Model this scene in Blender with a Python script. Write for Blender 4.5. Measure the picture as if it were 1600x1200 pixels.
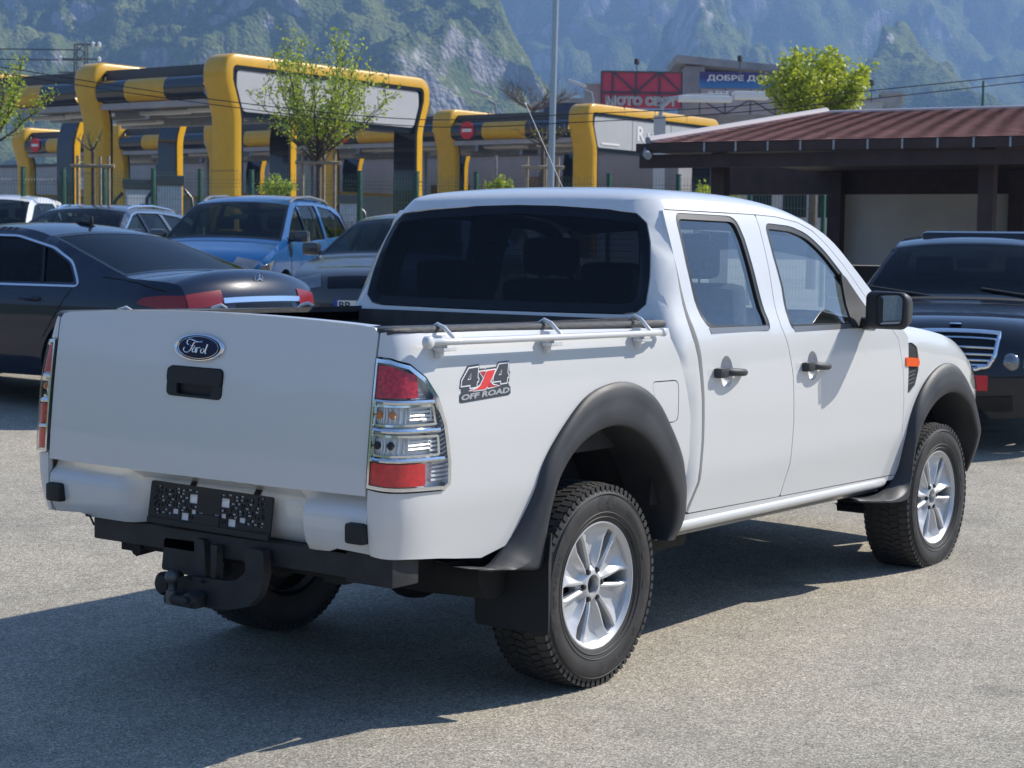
import bpy, bmesh, math, random
from mathutils import Vector, Matrix
from mathutils.geometry import delaunay_2d_cdt
random.seed(11)
PI=math.pi
for o in list(bpy.data.objects): bpy.data.objects.remove(o)
SC=bpy.context.scene
COL=SC.collection
# ---------------- camera, sky, sun, exposure ----------------
CAM=Vector((-5.29548,-4.30632,1.55617))
YAW,PITCH,ROLL=math.radians(36.07300),math.radians(-4.35561),math.radians(0.75837)
FPX=2813.77
_f=Vector((math.cos(YAW)*math.cos(PITCH),math.sin(YAW)*math.cos(PITCH),math.sin(PITCH)))
_r=Vector((math.sin(YAW),-math.cos(YAW),0)); _u=_r.cross(_f)
_r2=_r*math.cos(ROLL)+_u*math.sin(ROLL); _u2=-_r*math.sin(ROLL)+_u*math.cos(ROLL)
cd=bpy.data.cameras.new('camera'); cam=bpy.data.objects.new('camera',cd); COL.objects.link(cam)
cam.matrix_world=Matrix(((_r2.x,_u2.x,-_f.x,CAM.x),(_r2.y,_u2.y,-_f.y,CAM.y),(_r2.z,_u2.z,-_f.z,CAM.z),(0,0,0,1)))
cd.sensor_width=36; cd.lens=FPX*36/1600; cd.clip_end=9000; cd.clip_start=.05
cd.dof.use_dof=True; cd.dof.focus_distance=6.4; cd.dof.aperture_fstop=10
SC.camera=cam
SUN_DIR=Vector((1.05,-.60,1.0)).normalized()      # towards the sun
W=bpy.data.worlds.new('World'); SC.world=W; W.use_nodes=True
nt=W.node_tree; nt.nodes.clear()
sky=nt.nodes.new('ShaderNodeTexSky'); sky.sky_type='NISHITA'; sky.sun_disc=False
sky.sun_elevation=math.asin(SUN_DIR.z); sky.sun_rotation=math.atan2(SUN_DIR.x,SUN_DIR.y)
sky.air_density=1.25; sky.dust_density=.25; sky.ozone_density=3.0
bg=nt.nodes.new('ShaderNodeBackground'); bg.inputs[1].default_value=.080
wo=nt.nodes.new('ShaderNodeOutputWorld'); tint=nt.nodes.new('ShaderNodeMix'); tint.data_type='RGBA'; tint.blend_type='MULTIPLY'; tint.inputs[0].default_value=1; tint.inputs[7].default_value=(.89,.965,1.10,1); nt.links.new(sky.outputs[0],tint.inputs[6]); nt.links.new(tint.outputs[2],bg.inputs[0]); nt.links.new(bg.outputs[0],wo.inputs[0])
sl=bpy.data.lights.new('sun','SUN'); sl.energy=4.8; sl.angle=math.radians(.53); sl.color=(1,.94,.85)
so=bpy.data.objects.new('sun',sl); COL.objects.link(so); so.rotation_euler=(-SUN_DIR).to_track_quat('-Z','Y').to_euler(); so.location=(20,-12,20)
SC.view_settings.view_transform='Standard'; SC.view_settings.look='None'; SC.view_settings.exposure=.78; SC.view_settings.gamma=1
SC.cycles.max_bounces=8; SC.cycles.transparent_max_bounces=16; SC.cycles.use_denoising=True
SC.cycles.volume_bounces=0; SC.cycles.sample_clamp_indirect=6; SC.cycles.caustics_reflective=False

def ray(px,py): return _f+_r2*((px-800)/FPX)-_u2*((py-600)/FPX)
def at(px,py,d): return CAM+ray(px,py)*d
def gz(d):   # height of the ground, which climbs gently away from the camera
    t=max(0,min(1,(d-7)/60)); return .0 if d<=7 else (.032*(d-8) if d>9 else .032*.25*(d-7)**2) if d<46 else .032*38
def depth_of(x,y): return (x-CAM.x)*math.cos(YAW)+(y-CAM.y)*math.sin(YAW)
def gxy(x,y): return gz(depth_of(x,y))
def on_ground(px,d):  # point on the ground under column px at depth d
    p=at(px,386,d); return Vector((p.x,p.y,gxy(p.x,p.y)))

# ---------------- materials ----------------
def nmat(name):
    m=bpy.data.materials.new(name); m.use_nodes=True; n=m.node_tree.nodes; return m,n,m.node_tree.links,n['Principled BSDF']
def pm(name,col,rough=.5,metal=0,coat=0,spec=.5,var=0,vscale=20,bump=0,bscale=200,rvar=0,coatr=.03):
    m,n,l,b=nmat(name)
    b.inputs['Base Color'].default_value=(*col,1); b.inputs['Roughness'].default_value=rough; b.inputs['Metallic'].default_value=metal
    b.inputs['Coat Weight'].default_value=coat; b.inputs['Coat Roughness'].default_value=coatr; b.inputs['Specular IOR Level'].default_value=spec
    tc=n.new('ShaderNodeTexCoord')
    if var or rvar:
        t=n.new('ShaderNodeTexNoise'); t.inputs['Scale'].default_value=vscale; t.inputs['Detail'].default_value=5; l.new(tc.outputs['Object'],t.inputs['Vector'])
        if var:
            r=n.new('ShaderNodeValToRGB'); r.color_ramp.elements[0].position=.3; r.color_ramp.elements[1].position=.7
            r.color_ramp.elements[0].color=(*[c*(1-var) for c in col],1); r.color_ramp.elements[1].color=(*[min(1,c*(1+var)) for c in col],1)
            l.new(t.outputs[0],r.inputs[0]); l.new(r.outputs[0],b.inputs['Base Color'])
        if rvar:
            mr=n.new('ShaderNodeMapRange'); mr.inputs[1].default_value=.3; mr.inputs[2].default_value=.7; mr.inputs[3].default_value=max(0,rough-rvar); mr.inputs[4].default_value=min(1,rough+rvar)
            l.new(t.outputs[0],mr.inputs[0]); l.new(mr.outputs[0],b.inputs['Roughness'])
    if bump:
        t2=n.new('ShaderNodeTexNoise'); t2.inputs['Scale'].default_value=bscale; t2.inputs['Detail'].default_value=3; l.new(tc.outputs['Object'],t2.inputs['Vector'])
        bu=n.new('ShaderNodeBump'); bu.inputs['Strength'].default_value=bump; bu.inputs['Distance'].default_value=.004; l.new(t2.outputs[0],bu.inputs['Height']); l.new(bu.outputs[0],b.inputs['Normal'])
    return m
def glassm(name,tint,refl=1.0,rough=.0,mul=1.0):
    m,n,l,b=nmat(name); n.remove(b)
    tr=n.new('ShaderNodeBsdfTransparent'); tr.inputs[0].default_value=(*tint,1)
    gl=n.new('ShaderNodeBsdfGlossy'); gl.inputs['Roughness'].default_value=rough; gl.inputs[0].default_value=(refl,refl,refl,1)
    # Schlick reflectance from both sides of the pane: F = .045 + .955 (1-|n.i|)^5
    ge=n.new('ShaderNodeNewGeometry'); dp=n.new('ShaderNodeVectorMath'); dp.operation='DOT_PRODUCT'; l.new(ge.outputs['Normal'],dp.inputs[0]); l.new(ge.outputs['Incoming'],dp.inputs[1])
    ab=n.new('ShaderNodeMath'); ab.operation='ABSOLUTE'; l.new(dp.outputs['Value'],ab.inputs[0])
    iv=n.new('ShaderNodeMath'); iv.operation='SUBTRACT'; iv.inputs[0].default_value=1; l.new(ab.outputs[0],iv.inputs[1])
    pw=n.new('ShaderNodeMath'); pw.operation='POWER'; pw.inputs[1].default_value=5; l.new(iv.outputs[0],pw.inputs[0])
    mp=n.new('ShaderNodeMath'); mp.operation='MULTIPLY_ADD'; mp.use_clamp=True; mp.inputs[1].default_value=.955*mul; mp.inputs[2].default_value=.045*mul; l.new(pw.outputs[0],mp.inputs[0])
    mx=n.new('ShaderNodeMixShader'); l.new(mp.outputs[0],mx.inputs[0]); l.new(tr.outputs[0],mx.inputs[1]); l.new(gl.outputs[0],mx.inputs[2])
    l.new(mx.outputs[0],n['Material Output'].inputs[0]); return m
def paint(name,col,rough=.28,metal=0,flake=0):
    m=pm(name,col,rough,metal,coat=1.0,coatr=.02,spec=.5 if max(col)>.3 or metal else .08)
    n=m.node_tree.nodes;l=m.node_tree.links;b=n['Principled BSDF']
    tc=n.new('ShaderNodeTexCoord'); t=n.new('ShaderNodeTexNoise'); t.inputs['Scale'].default_value=1.7; t.inputs['Detail'].default_value=2; l.new(tc.outputs['Object'],t.inputs['Vector'])
    bu=n.new('ShaderNodeBump'); bu.inputs['Strength'].default_value=.10; bu.inputs['Distance'].default_value=.02; l.new(t.outputs[0],bu.inputs['Height']); l.new(bu.outputs[0],b.inputs['Coat Normal'])
    # thin film of dust: rougher, dirtier low down
    t2=n.new('ShaderNodeTexNoise'); t2.inputs['Scale'].default_value=9; t2.inputs['Detail'].default_value=6; l.new(tc.outputs['Object'],t2.inputs['Vector'])
    mr=n.new('ShaderNodeMapRange'); mr.inputs[1].default_value=.35; mr.inputs[2].default_value=.75; mr.inputs[3].default_value=.02; mr.inputs[4].default_value=.12
    l.new(t2.outputs[0],mr.inputs[0]); l.new(mr.outputs[0],b.inputs['Coat Roughness'])
    return m
M={}
M['white']=paint('white_paint',(.665,.67,.66),.30)
M['gap']=pm('shut_line_black',(.012,.012,.013),.8)
M['plastic']=pm('grey_black_plastic',(.036,.038,.042),.50,var=.25,vscale=6,bump=.2,bscale=500,rvar=.06,spec=.38)
M['black']=pm('black_plastic',(.010,.011,.012),.6,bump=.1,bscale=400)
M['matblack']=pm('matt_black_steel',(.018,.020,.023),.6,var=.4,vscale=12,bump=.3,bscale=120)
M['under']=pm('underbody_black',(.012,.012,.012),.8,var=.5,vscale=5)
M['liner']=pm('bed_liner',(.035,.036,.038),.5,var=.35,vscale=14,bump=1.0,bscale=260,spec=.6)
M['linercap']=pm('bed_rail_liner',(.035,.037,.04),.38,bump=1.2,bscale=330,spec=.8)
M['chrome']=pm('chrome',(.82,.84,.86),.07,1.0)
M['satin']=pm('satin_trim',(.22,.23,.24),.35,.6)
M['rim']=pm('alloy_silver',(.60,.61,.62),.42,.45,coat=.35,coatr=.15)
M['rimdark']=pm('brake_dark',(.05,.045,.04),.6,.5)
M['tyre']=pm('tyre_rubber',(.030,.029,.028),.62,var=.3,vscale=9,bump=.15,bscale=150)
M['glassrear']=glassm('tinted_glass',(.030,.038,.060),.45)
M['glassside']=glassm('clear_glass',(.66,.72,.72),1,0,2.4)
M['frit']=pm('black_glass_border',(.006,.007,.010),.12,spec=.3)
M['rubber']=pm('window_rubber',(.02,.021,.022),.4)
M['seat']=pm('seat_cloth',(.10,.11,.12),.9,var=.2,vscale=60)
M['dash']=pm('dashboard',(.06,.065,.065),.7)
M['interior']=pm('interior_trim',(.16,.16,.155),.85)
M['mirrorglass']=pm('mirror_glass',(.75,.8,.82),.02,1.0)
M['redlens']=pm('red_lens',(.78,.035,.040),.25,coat=.4,var=.15,vscale=60)
M['reddark']=pm('red_lens_dark',(.58,.014,.028),.25,coat=.4,var=.5,vscale=90)
M['amber']=pm('amber_bulb',(.75,.22,.02),.3,coat=1)
M['orange']=pm('orange_lens',(.85,.10,.004),.4,spec=.3)
M['clearlens']=glassm('clear_lens',(.97,.98,.98),.4)
M['reflector']=pm('reflector',(.88,.89,.90),.3,.15,var=.08,vscale=50)
M['blueoval']=pm('dark_blue_enamel',(.004,.008,.045),.3,spec=.3)
M['decdark']=pm('decal_dark',(.045,.055,.07),.5)
M['decred']=pm('decal_red',(.75,.05,.05),.45)
M['decwhite']=pm('decal_white',(.78,.79,.80),.5)
M['decgrey']=pm('decal_grey',(.38,.40,.42),.5)

# ---------------- object helpers ----------------
def link(o,parent=None):
    COL.objects.link(o)
    if parent is not None: o.parent=parent
    return o
def empty(name,label=None,cat=None,loc=(0,0,0),rz=0,group=None):
    o=bpy.data.objects.new(name,None); COL.objects.link(o); o.empty_display_size=.2
    o.location=loc; o.rotation_euler=(0,0,rz)
    if label: o['label']=label
    if cat: o['category']=cat
    if group: o['group']=group
    return o
def tag(o,label=None,cat=None,group=None,kind=None):
    if label: o['label']=label
    if cat: o['category']=cat
    if group: o['group']=group
    if kind: o['kind']=kind
    return o
def mesh(name,verts,faces,mats,parent=None,smooth=None,fm=None,merge=0):
    me=bpy.data.meshes.new(name); me.from_pydata([tuple(v) for v in verts],[],faces)
    if not isinstance(mats,(list,tuple)): mats=[mats]
    for m in mats: me.materials.append(m)
    if fm: me.polygons.foreach_set('material_index',fm)
    if smooth is not None or merge:
        bm=bmesh.new(); bm.from_mesh(me)
        if merge: bmesh.ops.remove_doubles(bm,verts=bm.verts,dist=merge)
        if smooth is not None:
            for f in bm.faces: f.smooth=True
            a=math.radians(smooth)
            for e in bm.edges:
                if len(e.link_faces)==2 and e.calc_face_angle(0)>a: e.smooth=False
        bm.to_mesh(me); bm.free()
    me.update()
    return link(bpy.data.objects.new(name,me),parent)
class MB:
    def __init__(s): s.v=[];s.f=[];s.m=[]
    def add(s,verts,faces,mi=0,T=None):
        b=len(s.v)
        for v in verts:
            v=Vector(v); s.v.append(T@v if T is not None else v)
        for f in faces: s.f.append([i+b for i in f]); s.m.append(mi)
    def box(s,x0,x1,y0,y1,z0,z1,mi=0,T=None,bev=0):
        if bev<=0:
            V=[(x0,y0,z0),(x1,y0,z0),(x1,y1,z0),(x0,y1,z0),(x0,y0,z1),(x1,y0,z1),(x1,y1,z1),(x0,y1,z1)]
            s.add(V,[(3,2,1,0),(4,5,6,7),(0,1,5,4),(1,2,6,5),(2,3,7,6),(3,0,4,7)],mi,T)
        else:
            bm=bmesh.new(); bmesh.ops.create_cube(bm,size=1)
            for v in bm.verts: v.co=Vector(((x0+x1)/2+v.co.x*(x1-x0),(y0+y1)/2+v.co.y*(y1-y0),(z0+z1)/2+v.co.z*(z1-z0)))
            bev=min(bev,.49*min(abs(x1-x0),abs(y1-y0),abs(z1-z0)))
            bmesh.ops.bevel(bm,geom=bm.edges[:],offset=bev,segments=2,profile=.6,affect='EDGES')
            s.add([v.co.copy() for v in bm.verts],[[v.index for v in f.verts] for f in bm.faces],mi,T); bm.free()
    def tube(s,pts,r,n=10,mi=0,T=None,cap=True,closed=False):
        pts=[Vector(p) for p in pts]; N=len(pts); R=r if isinstance(r,(list,tuple)) else [r]*N
        up=None;rings=[]
        for i,p in enumerate(pts):
            t=(pts[(i+1)%N]-pts[i-1]) if (closed or 0<i<N-1) else (pts[1]-pts[0] if i==0 else pts[-1]-pts[-2])
            t=t.normalized() if t.length>1e-9 else Vector((0,0,1))
            if up is None:
                up=Vector((0,0,1)) if abs(t.z)<.9 else Vector((1,0,0))
            a=t.cross(up)
            if a.length<1e-6: a=t.cross(Vector((0,1,0.1)))
            a=a.normalized(); b=a.cross(t).normalized(); up=b
            rings.append([p+(a*math.cos(k*2*PI/n)+b*math.sin(k*2*PI/n))*R[i] for k in range(n)])
        V=[v for rg in rings for v in rg];F=[]
        for i in range(N if closed else N-1):
            j=(i+1)%N
            for k in range(n): F.append((i*n+k,i*n+(k+1)%n,j*n+(k+1)%n,j*n+k))
        if cap and not closed: F.append(list(range(n))[::-1]); F.append([(N-1)*n+k for k in range(n)])
        s.add(V,F,mi,T)
    def lathe(s,prof,n=48,axis='y',c=(0,0,0),mi=0,T=None,mis=None):   # prof: (r, h) pairs, h along axis
        V=[];F=[];c=Vector(c);P_=len(prof)
        for k in range(n):
            a=2*PI*k/n
            for r,h in prof:
                if axis=='y': V.append(c+Vector((r*math.cos(a),h,r*math.sin(a))))
                elif axis=='x': V.append(c+Vector((h,r*math.cos(a),r*math.sin(a))))
                else: V.append(c+Vector((r*math.cos(a),r*math.sin(a),h)))
        b=len(s.v)
        for v in V: s.v.append(T@v if T is not None else v)
        for k in range(n):
            k2=(k+1)%n
            for i in range(P_-1):
                s.f.append([b+k*P_+i,b+k*P_+i+1,b+k2*P_+i+1,b+k2*P_+i]); s.m.append(mis[i] if mis else mi)
    def grid(s,fn,U,Vv,mi=0,T=None,flip=False):
        V=[fn(u,v) for u in U for v in Vv]; n=len(Vv); F=[]
        for i in range(len(U)-1):
            for j in range(n-1):
                q=(i*n+j,(i+1)*n+j,(i+1)*n+j+1,i*n+j+1); F.append(q[::-1] if flip else q)
        s.add(V,F,mi,T)
    def prism(s,poly,fa,fb,mi=0,T=None):  # poly 2D; fa, fb map 2D->3D for the two caps
        n=len(poly); V=[fa(*p) for p in poly]+[fb(*p) for p in poly]
        s.add(V,[list(range(n))[::-1],[n+i for i in range(n)]]+[(i,(i+1)%n,n+(i+1)%n,n+i) for i in range(n)],mi,T)
    def build(s,name,mats,parent=None,smooth=40,merge=0): return mesh(name,s.v,s.f,mats,parent,smooth,s.m,merge)
def lin(a,b,n): return [a+(b-a)*i/(n-1) for i in range(n)]
def rnd(pts,r=.03,n=4,closed=True):   # round the corners of a polygon
    out=[];N=len(pts)
    for i,p in enumerate(pts):
        ri=r[i] if isinstance(r,(list,tuple)) else r
        a=Vector(pts[i-1][:2]);p=Vector(p[:2]);b=Vector(pts[(i+1)%N][:2])
        if ri<=0: out.append((p.x,p.y)); continue
        da=min(ri,(a-p).length*.45);db=min(ri,(b-p).length*.45)
        s=p+(a-p).normalized()*da;e=p+(b-p).normalized()*db
        for k in range(n+1):
            t=k/n; q=s*(1-t)**2+p*2*t*(1-t)+e*t*t; out.append((q.x,q.y))
    return out
def area2(p): return sum(p[i-1][0]*p[i][1]-p[i][0]*p[i-1][1] for i in range(len(p)))/2
def offp(pts,d):   # offset polygon outward by d
    sgn=1 if area2(pts)>0 else -1; N=len(pts);out=[]
    for i in range(N):
        a=Vector(pts[i-1]);p=Vector(pts[i]);b=Vector(pts[(i+1)%N])
        e1=(p-a);e2=(b-p)
        if e1.length<1e-9 or e2.length<1e-9: e1=e2=(b-a)
        n1=Vector((e1.y,-e1.x)).normalized();n2=Vector((e2.y,-e2.x)).normalized(); n=(n1+n2)
        if n.length<1e-6: n=n1
        n.normalize(); k=1/max(.5,n.dot(n1)); out.append((p.x+n.x*d*sgn*k,p.y+n.y*d*sgn*k))
    return out
def resamp(pts,step,closed=True):
    out=[];N=len(pts)
    for i in range(N if closed else N-1):
        a=Vector(pts[i][:2]);b=Vector(pts[(i+1)%N][:2]);k=max(1,int(math.ceil((b-a).length/step)))
        for j in range(k): q=a.lerp(b,j/k); out.append((q.x,q.y))
    if not closed: out.append(tuple(pts[-1][:2]))
    return out
def inside(x,y,P):
    c=False;j=len(P)-1
    for i in range(len(P)):
        xi,yi=P[i];xj,yj=P[j]
        if (yi>y)!=(yj>y) and x<(xj-xi)*(y-yi)/(yj-yi)+xi: c=not c
        j=i
    return c
def cdt(outer,holes,res):
    loops=[resamp(outer,res)]+[resamp(h,res) for h in holes]
    V=[];E=[]
    for L in loops:
        b=len(V);V+=L;E+=[(b+i,b+(i+1)%len(L)) for i in range(len(L))]
    xs=[p[0] for p in loops[0]];ys=[p[1] for p in loops[0]]
    nb=len(V); B=[Vector(v) for v in V]
    # coarse hash of boundary points, to keep interior points away from edges
    H={}
    for v in V: H.setdefault((int(v[0]//res),int(v[1]//res)),[]).append(v)
    x=math.floor(min(xs)/res)*res
    while x<max(xs):
        y=math.floor(min(ys)/res)*res
        while y<max(ys):
            if inside(x,y,loops[0]) and not any(inside(x,y,h) for h in loops[1:]):
                cx,cy=int(x//res),int(y//res);ok=True
                for dx in(-1,0,1):
                    for dy in(-1,0,1):
                        for q in H.get((cx+dx,cy+dy),()):
                            if (q[0]-x)**2+(q[1]-y)**2<(.45*res)**2: ok=False
                if ok: V.append((x,y))
            y+=res
        x+=res
    r=delaunay_2d_cdt([Vector(v) for v in V],E,[],0,1e-6)
    P_=[(v.x,v.y) for v in r[0]];F=[]
    for f in r[2]:
        cx=sum(P_[i][0] for i in f)/len(f);cy=sum(P_[i][1] for i in f)/len(f)
        if inside(cx,cy,loops[0]) and not any(inside(cx,cy,h) for h in loops[1:]):
            f=list(f)
            if area2([P_[i] for i in f])<0: f.reverse()
            F.append(f)
    return P_,F
def panel_data(outer,holes,S,o=0,res=.045,depth=.016,skip=None):
    P_,F=cdt(outer,holes,res)
    V=[Vector(S(u,z,o)) for u,z in P_]; faces=[list(f) for f in F]
    if depth>0:
        cnt={}
        for f in F:
            for i in range(len(f)):
                a,b=f[i],f[(i+1)%len(f)]; cnt[(a,b)]=cnt.get((a,b),0)+1
        bd=[e for e in cnt if (e[1],e[0]) not in cnt]
        new={}
        def dup(i):
            if i not in new:
                u,z=P_[i]; new[i]=(len(V),len(V)+1); V.append(Vector(S(u,z,o))); V.append(Vector(S(u,z,o-depth)))
            return new[i]
        for a,b in bd:
            if skip and skip(*P_[a]) and skip(*P_[b]): continue
            A=dup(a);B_=dup(b); faces.append([B_[0],A[0],A[1],B_[1]])
    return V,faces
def mir(V,F): return [Vector((v[0],-v[1],v[2])) for v in V],[list(f)[::-1] for f in F]
def panel(name,outer,S,mat,parent,holes=(),o=0,res=.045,depth=.016,sides='RL',smooth=40,label=None):
    V,F=panel_data(outer,list(holes),S,o,res,depth); out=[]
    if 'R' in sides: out.append(mesh(name,V,F,mat,parent,smooth))
    if 'L' in sides:
        V2,F2=mir(V,F); out.append(mesh(name,V2,F2,mat,parent,smooth))
    return out
def text_mesh(s,size=1,bold=0,shear=0,extrude=0):
    cu=bpy.data.curves.new('t','FONT'); cu.body=s; cu.size=size; cu.offset=bold; cu.shear=shear; cu.align_x='CENTER'; cu.align_y='CENTER'; cu.extrude=extrude; cu.resolution_u=3
    o=bpy.data.objects.new('t',cu); COL.objects.link(o); dg=bpy.context.evaluated_depsgraph_get(); dg.update()
    me=bpy.data.meshes.new_from_object(o.evaluated_get(dg)); V=[v.co.copy() for v in me.vertices];F=[list(p.vertices) for p in me.polygons]
    bpy.data.objects.remove(o); bpy.data.curves.remove(cu); bpy.data.meshes.remove(me); return V,F
def fit_text(s,fn,w,h,mb,mi=0,**k):   # text scaled to a w x h box, mapped by fn(x,y) -> 3D
    V,F=text_mesh(s,**k)
    x0=min(v.x for v in V);x1=max(v.x for v in V);y0=min(v.y for v in V);y1=max(v.y for v in V)
    mb.add([fn((v.x-x0)/(x1-x0)*w,(v.y-y0)/(y1-y0)*h) for v in V],F,mi)

# ---------------- pickup surfaces ----------------
def ip(x,X,Y):
    if x<=X[0]: return Y[0]
    for i in range(1,len(X)):
        if x<=X[i]:
            t=(x-X[i-1])/(X[i]-X[i-1]); return Y[i-1]+t*(Y[i]-Y[i-1])
    return Y[-1]
def sip(x,X,Y):   # smooth (catmull-rom style) interpolation
    if x<=X[0]: return Y[0]
    if x>=X[-1]: return Y[-1]
    n=len(X)
    for i in range(1,n):
        if x<=X[i]: break
    h=X[i]-X[i-1]; t=(x-X[i-1])/h; s=(Y[i]-Y[i-1])/h
    m0=s if i==1 else (Y[i]-Y[i-2])/(X[i]-X[i-2])
    m1=s if i==n-1 else (Y[i+1]-Y[i-1])/(X[i+1]-X[i-1])
    return (2*t**3-3*t*t+1)*Y[i-1]+(t**3-2*t*t+t)*h*m0+(-2*t**3+3*t*t)*Y[i]+(t**3-t*t)*h*m1
HZ=[.40,.50,.60,.682,.694,.80,.95,1.10,1.20,1.26,1.32,1.5,1.65,1.70,1.75]
HW=[.796,.811,.825,.8368,.8385,.842,.845,.84,.83,.812,.785,.735,.685,.662,.625]
def hwz(z): return sip(z,HZ,HW)
def hw(x,z):
    h=hwz(z)
    if x>3.05: h-=.24*(x-3.05)**2
    return h
def s_cab_side(x,z,o=0): return (x,-(hw(x,z)+o),z)
XRZ=[.5,.9,1.05,1.15,1.25,1.3,1.7,1.76]; XRX=[.57,.57,.55,.515,.49,.50,.615,.66]
X0=.86
def xrc(z): return sip(z,XRZ,XRX)
def Rc(z): return ip(z,[1.1,1.3,1.6,1.75],[.03,.085,.10,.13])
def s_cab(u,z,o=0):
    if u>=X0: return s_cab_side(u,z,o)
    h=hw(.7,z);xr=xrc(z)-o; R=Rc(z); h+=o
    L1=X0-(xr+R); L2=math.pi/2*R; L3=h-R; s=(X0-u)*(L1+L2+L3)
    if s<L1: return (X0-s,-h,z)
    if s<L1+L2:
        a=(s-L1)/R; return (xr+R-R*math.sin(a)+.02*0,-(h-R+R*math.cos(a)),z)
    y=h-R-(s-L1-L2); return (xr,-y,z)
def u_cab_rear(y,z):   # y>=0 magnitude
    h=hw(.7,z);xr=xrc(z);R=Rc(z);L1=X0-(xr+R);L2=math.pi/2*R;L3=h-R
    return X0-(L1+L2+(h-R-y))/(L1+L2+L3)
HBZ=[.45,.56,.66,.742,.756,.85,1.0,1.15,1.22,1.26,1.30]; HBW=[.798,.815,.831,.8445,.8465,.850,.853,.845,.836,.826,.803]
XBZ=[.54,.58,.64,.785,1.0,1.2,1.32]; XBX=[-1.095,-1.12,-1.138,-1.145,-1.128,-1.103,-1.083]
XB0=-.88; YG=.742
def xrb(z): return sip(z,XBZ,XBX)
def s_bed(u,z,o=0):
    h=sip(z,HBZ,HBW)
    if u>=XB0: return (u,-(h+o),z)
    t=min(1,(XB0-u)/.28); xr=xrb(z); a=t*math.pi/2
    dx,dy=math.sin(a),math.cos(a); n_=ip(z,[.62,.72,1.08,1.25],[2.6,3.8,3.6,2.3])
    r=(abs(dx)**n_+abs(dy)**n_)**(-1/n_); dx*=r; dy*=r
    x=XB0+(xr-XB0)*dx; y=-(YG+(h-YG)*dy)
    nx,ny=dx/max(.01,abs(xr-XB0)),dy/max(.01,h-YG); n=math.hypot(nx,ny)
    return (x-o*nx/n,y-o*ny/n,z)

# ---------------- the white pickup ----------------
TR=empty('pickup_truck','white double-cab pickup truck with grey fender flares, tow hitch and open load bed','pickup truck')
def E_top(x): return sip(x,[.5,.75,.95,1.42,1.70,1.94,2.07,2.2,2.36,2.50,2.62],[1.738,1.748,1.752,1.742,1.712,1.655,1.595,1.495,1.365,1.245,1.16])
REARD=[(.697,.55),(.712,.66),(.722,.82),(.715,1.0),(.700,1.141),(.676,1.25),(.665,1.40),(.662,1.53),(.668,1.66),(.682,1.706),(1.418,1.702),(1.410,1.60),(1.398,1.453),(1.372,1.25),(1.410,1.16),(1.444,1.05),(1.462,.84),(1.452,.66),(1.405,.532)]
REARD=[(.650,.545)]+REARD[1:]
FRONTD=[(1.411,.532),(1.458,.66),(1.468,.84),(1.450,1.05),(1.416,1.16),(1.378,1.25),(1.404,1.453),(1.416,1.60),(1.424,1.702),(1.60,1.697),(1.784,1.676),(1.90,1.64),(2.0,1.58),(2.12,1.487),(2.28,1.34),(2.40,1.235),(2.505,1.155),(2.556,1.0),(2.575,.82),(2.572,.638),(2.556,.515)]
W_R=rnd([(.757,1.30),(.742,1.36),(.737,1.50),(.752,1.698),(1.235,1.694),(1.262,1.60),(1.278,1.40),(1.292,1.225),(.83,1.238),(.775,1.262)],[.0,.0,.0,.05,.06,0,0,.05,.06,.02])
W_F=rnd([(1.452,1.225),(1.478,1.40),(1.465,1.53),(1.468,1.672),(1.70,1.662),(1.835,1.632),(1.955,1.565),(2.06,1.478),(2.20,1.355),(2.262,1.285),(2.25,1.212)],[.05,0,0,.05,.05,.05,.05,.05,.0,.03,.05])
BD=s_cab
V=[];F=[]
def acc(v,f):
    b=len(V);V.extend(v);F.extend([[i+b for i in q] for q in f])
us=[-.36+.04*i for i in range(0,75)]
us=[u for u in us if X0-1<=u<=2.62]; us=[X0-1]+[u for u in us if u>X0-.995]
top=[(u,E_top(max(u,.5))) for u in us]
xf=2.62
DO=[(x,z) for x,z in REARD[:11]]+[(x,z) for x,z in FRONTD[9:]]   # combined door opening
DO=offp(DO,.004)
outer=[(X0-1,.90),(.60,.90),(.575,.50),(2.60,.49),(2.62,E_top(2.62))]+top[::-1][1:]
# rear window outline in (u,z)
RW=[(.702,1.345),(.695,1.45),(.668,1.58),(.635,1.655),(.585,1.692),(.45,1.708),(.2,1.722),(0,1.726)]
RWb=[(0,1.300),(.25,1.301),(.60,1.304),(.665,1.312)]
def rw_uz(y,z): return (u_cab_rear(abs(y),z),z)
RWp=[rw_uz(y,z) for y,z in RWb]+[rw_uz(y,z) for y,z in RW]
eps=X0-1
RWp=[(max(u,eps),z) for u,z in RWp]
# the rear window touches the centre line, so it is cut as a notch in the outline
notch_low=[(eps,1.300)]+RWp[1:4]+RWp[4:11]+[(eps,1.726)]
outer2=[(eps,.90),(.60,.90),(.575,.50),(2.60,.49),(2.62,E_top(2.62))]+top[::-1][1:]+notch_low[::-1]
vv,ff=panel_data(outer2,[DO],s_cab,0,.058,.02,skip=lambda u,z:(u<=eps+1e-4) or abs(z-E_top(max(u,.5)))<1e-4)
acc(vv,ff); acc(*mir(vv,ff))
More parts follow.
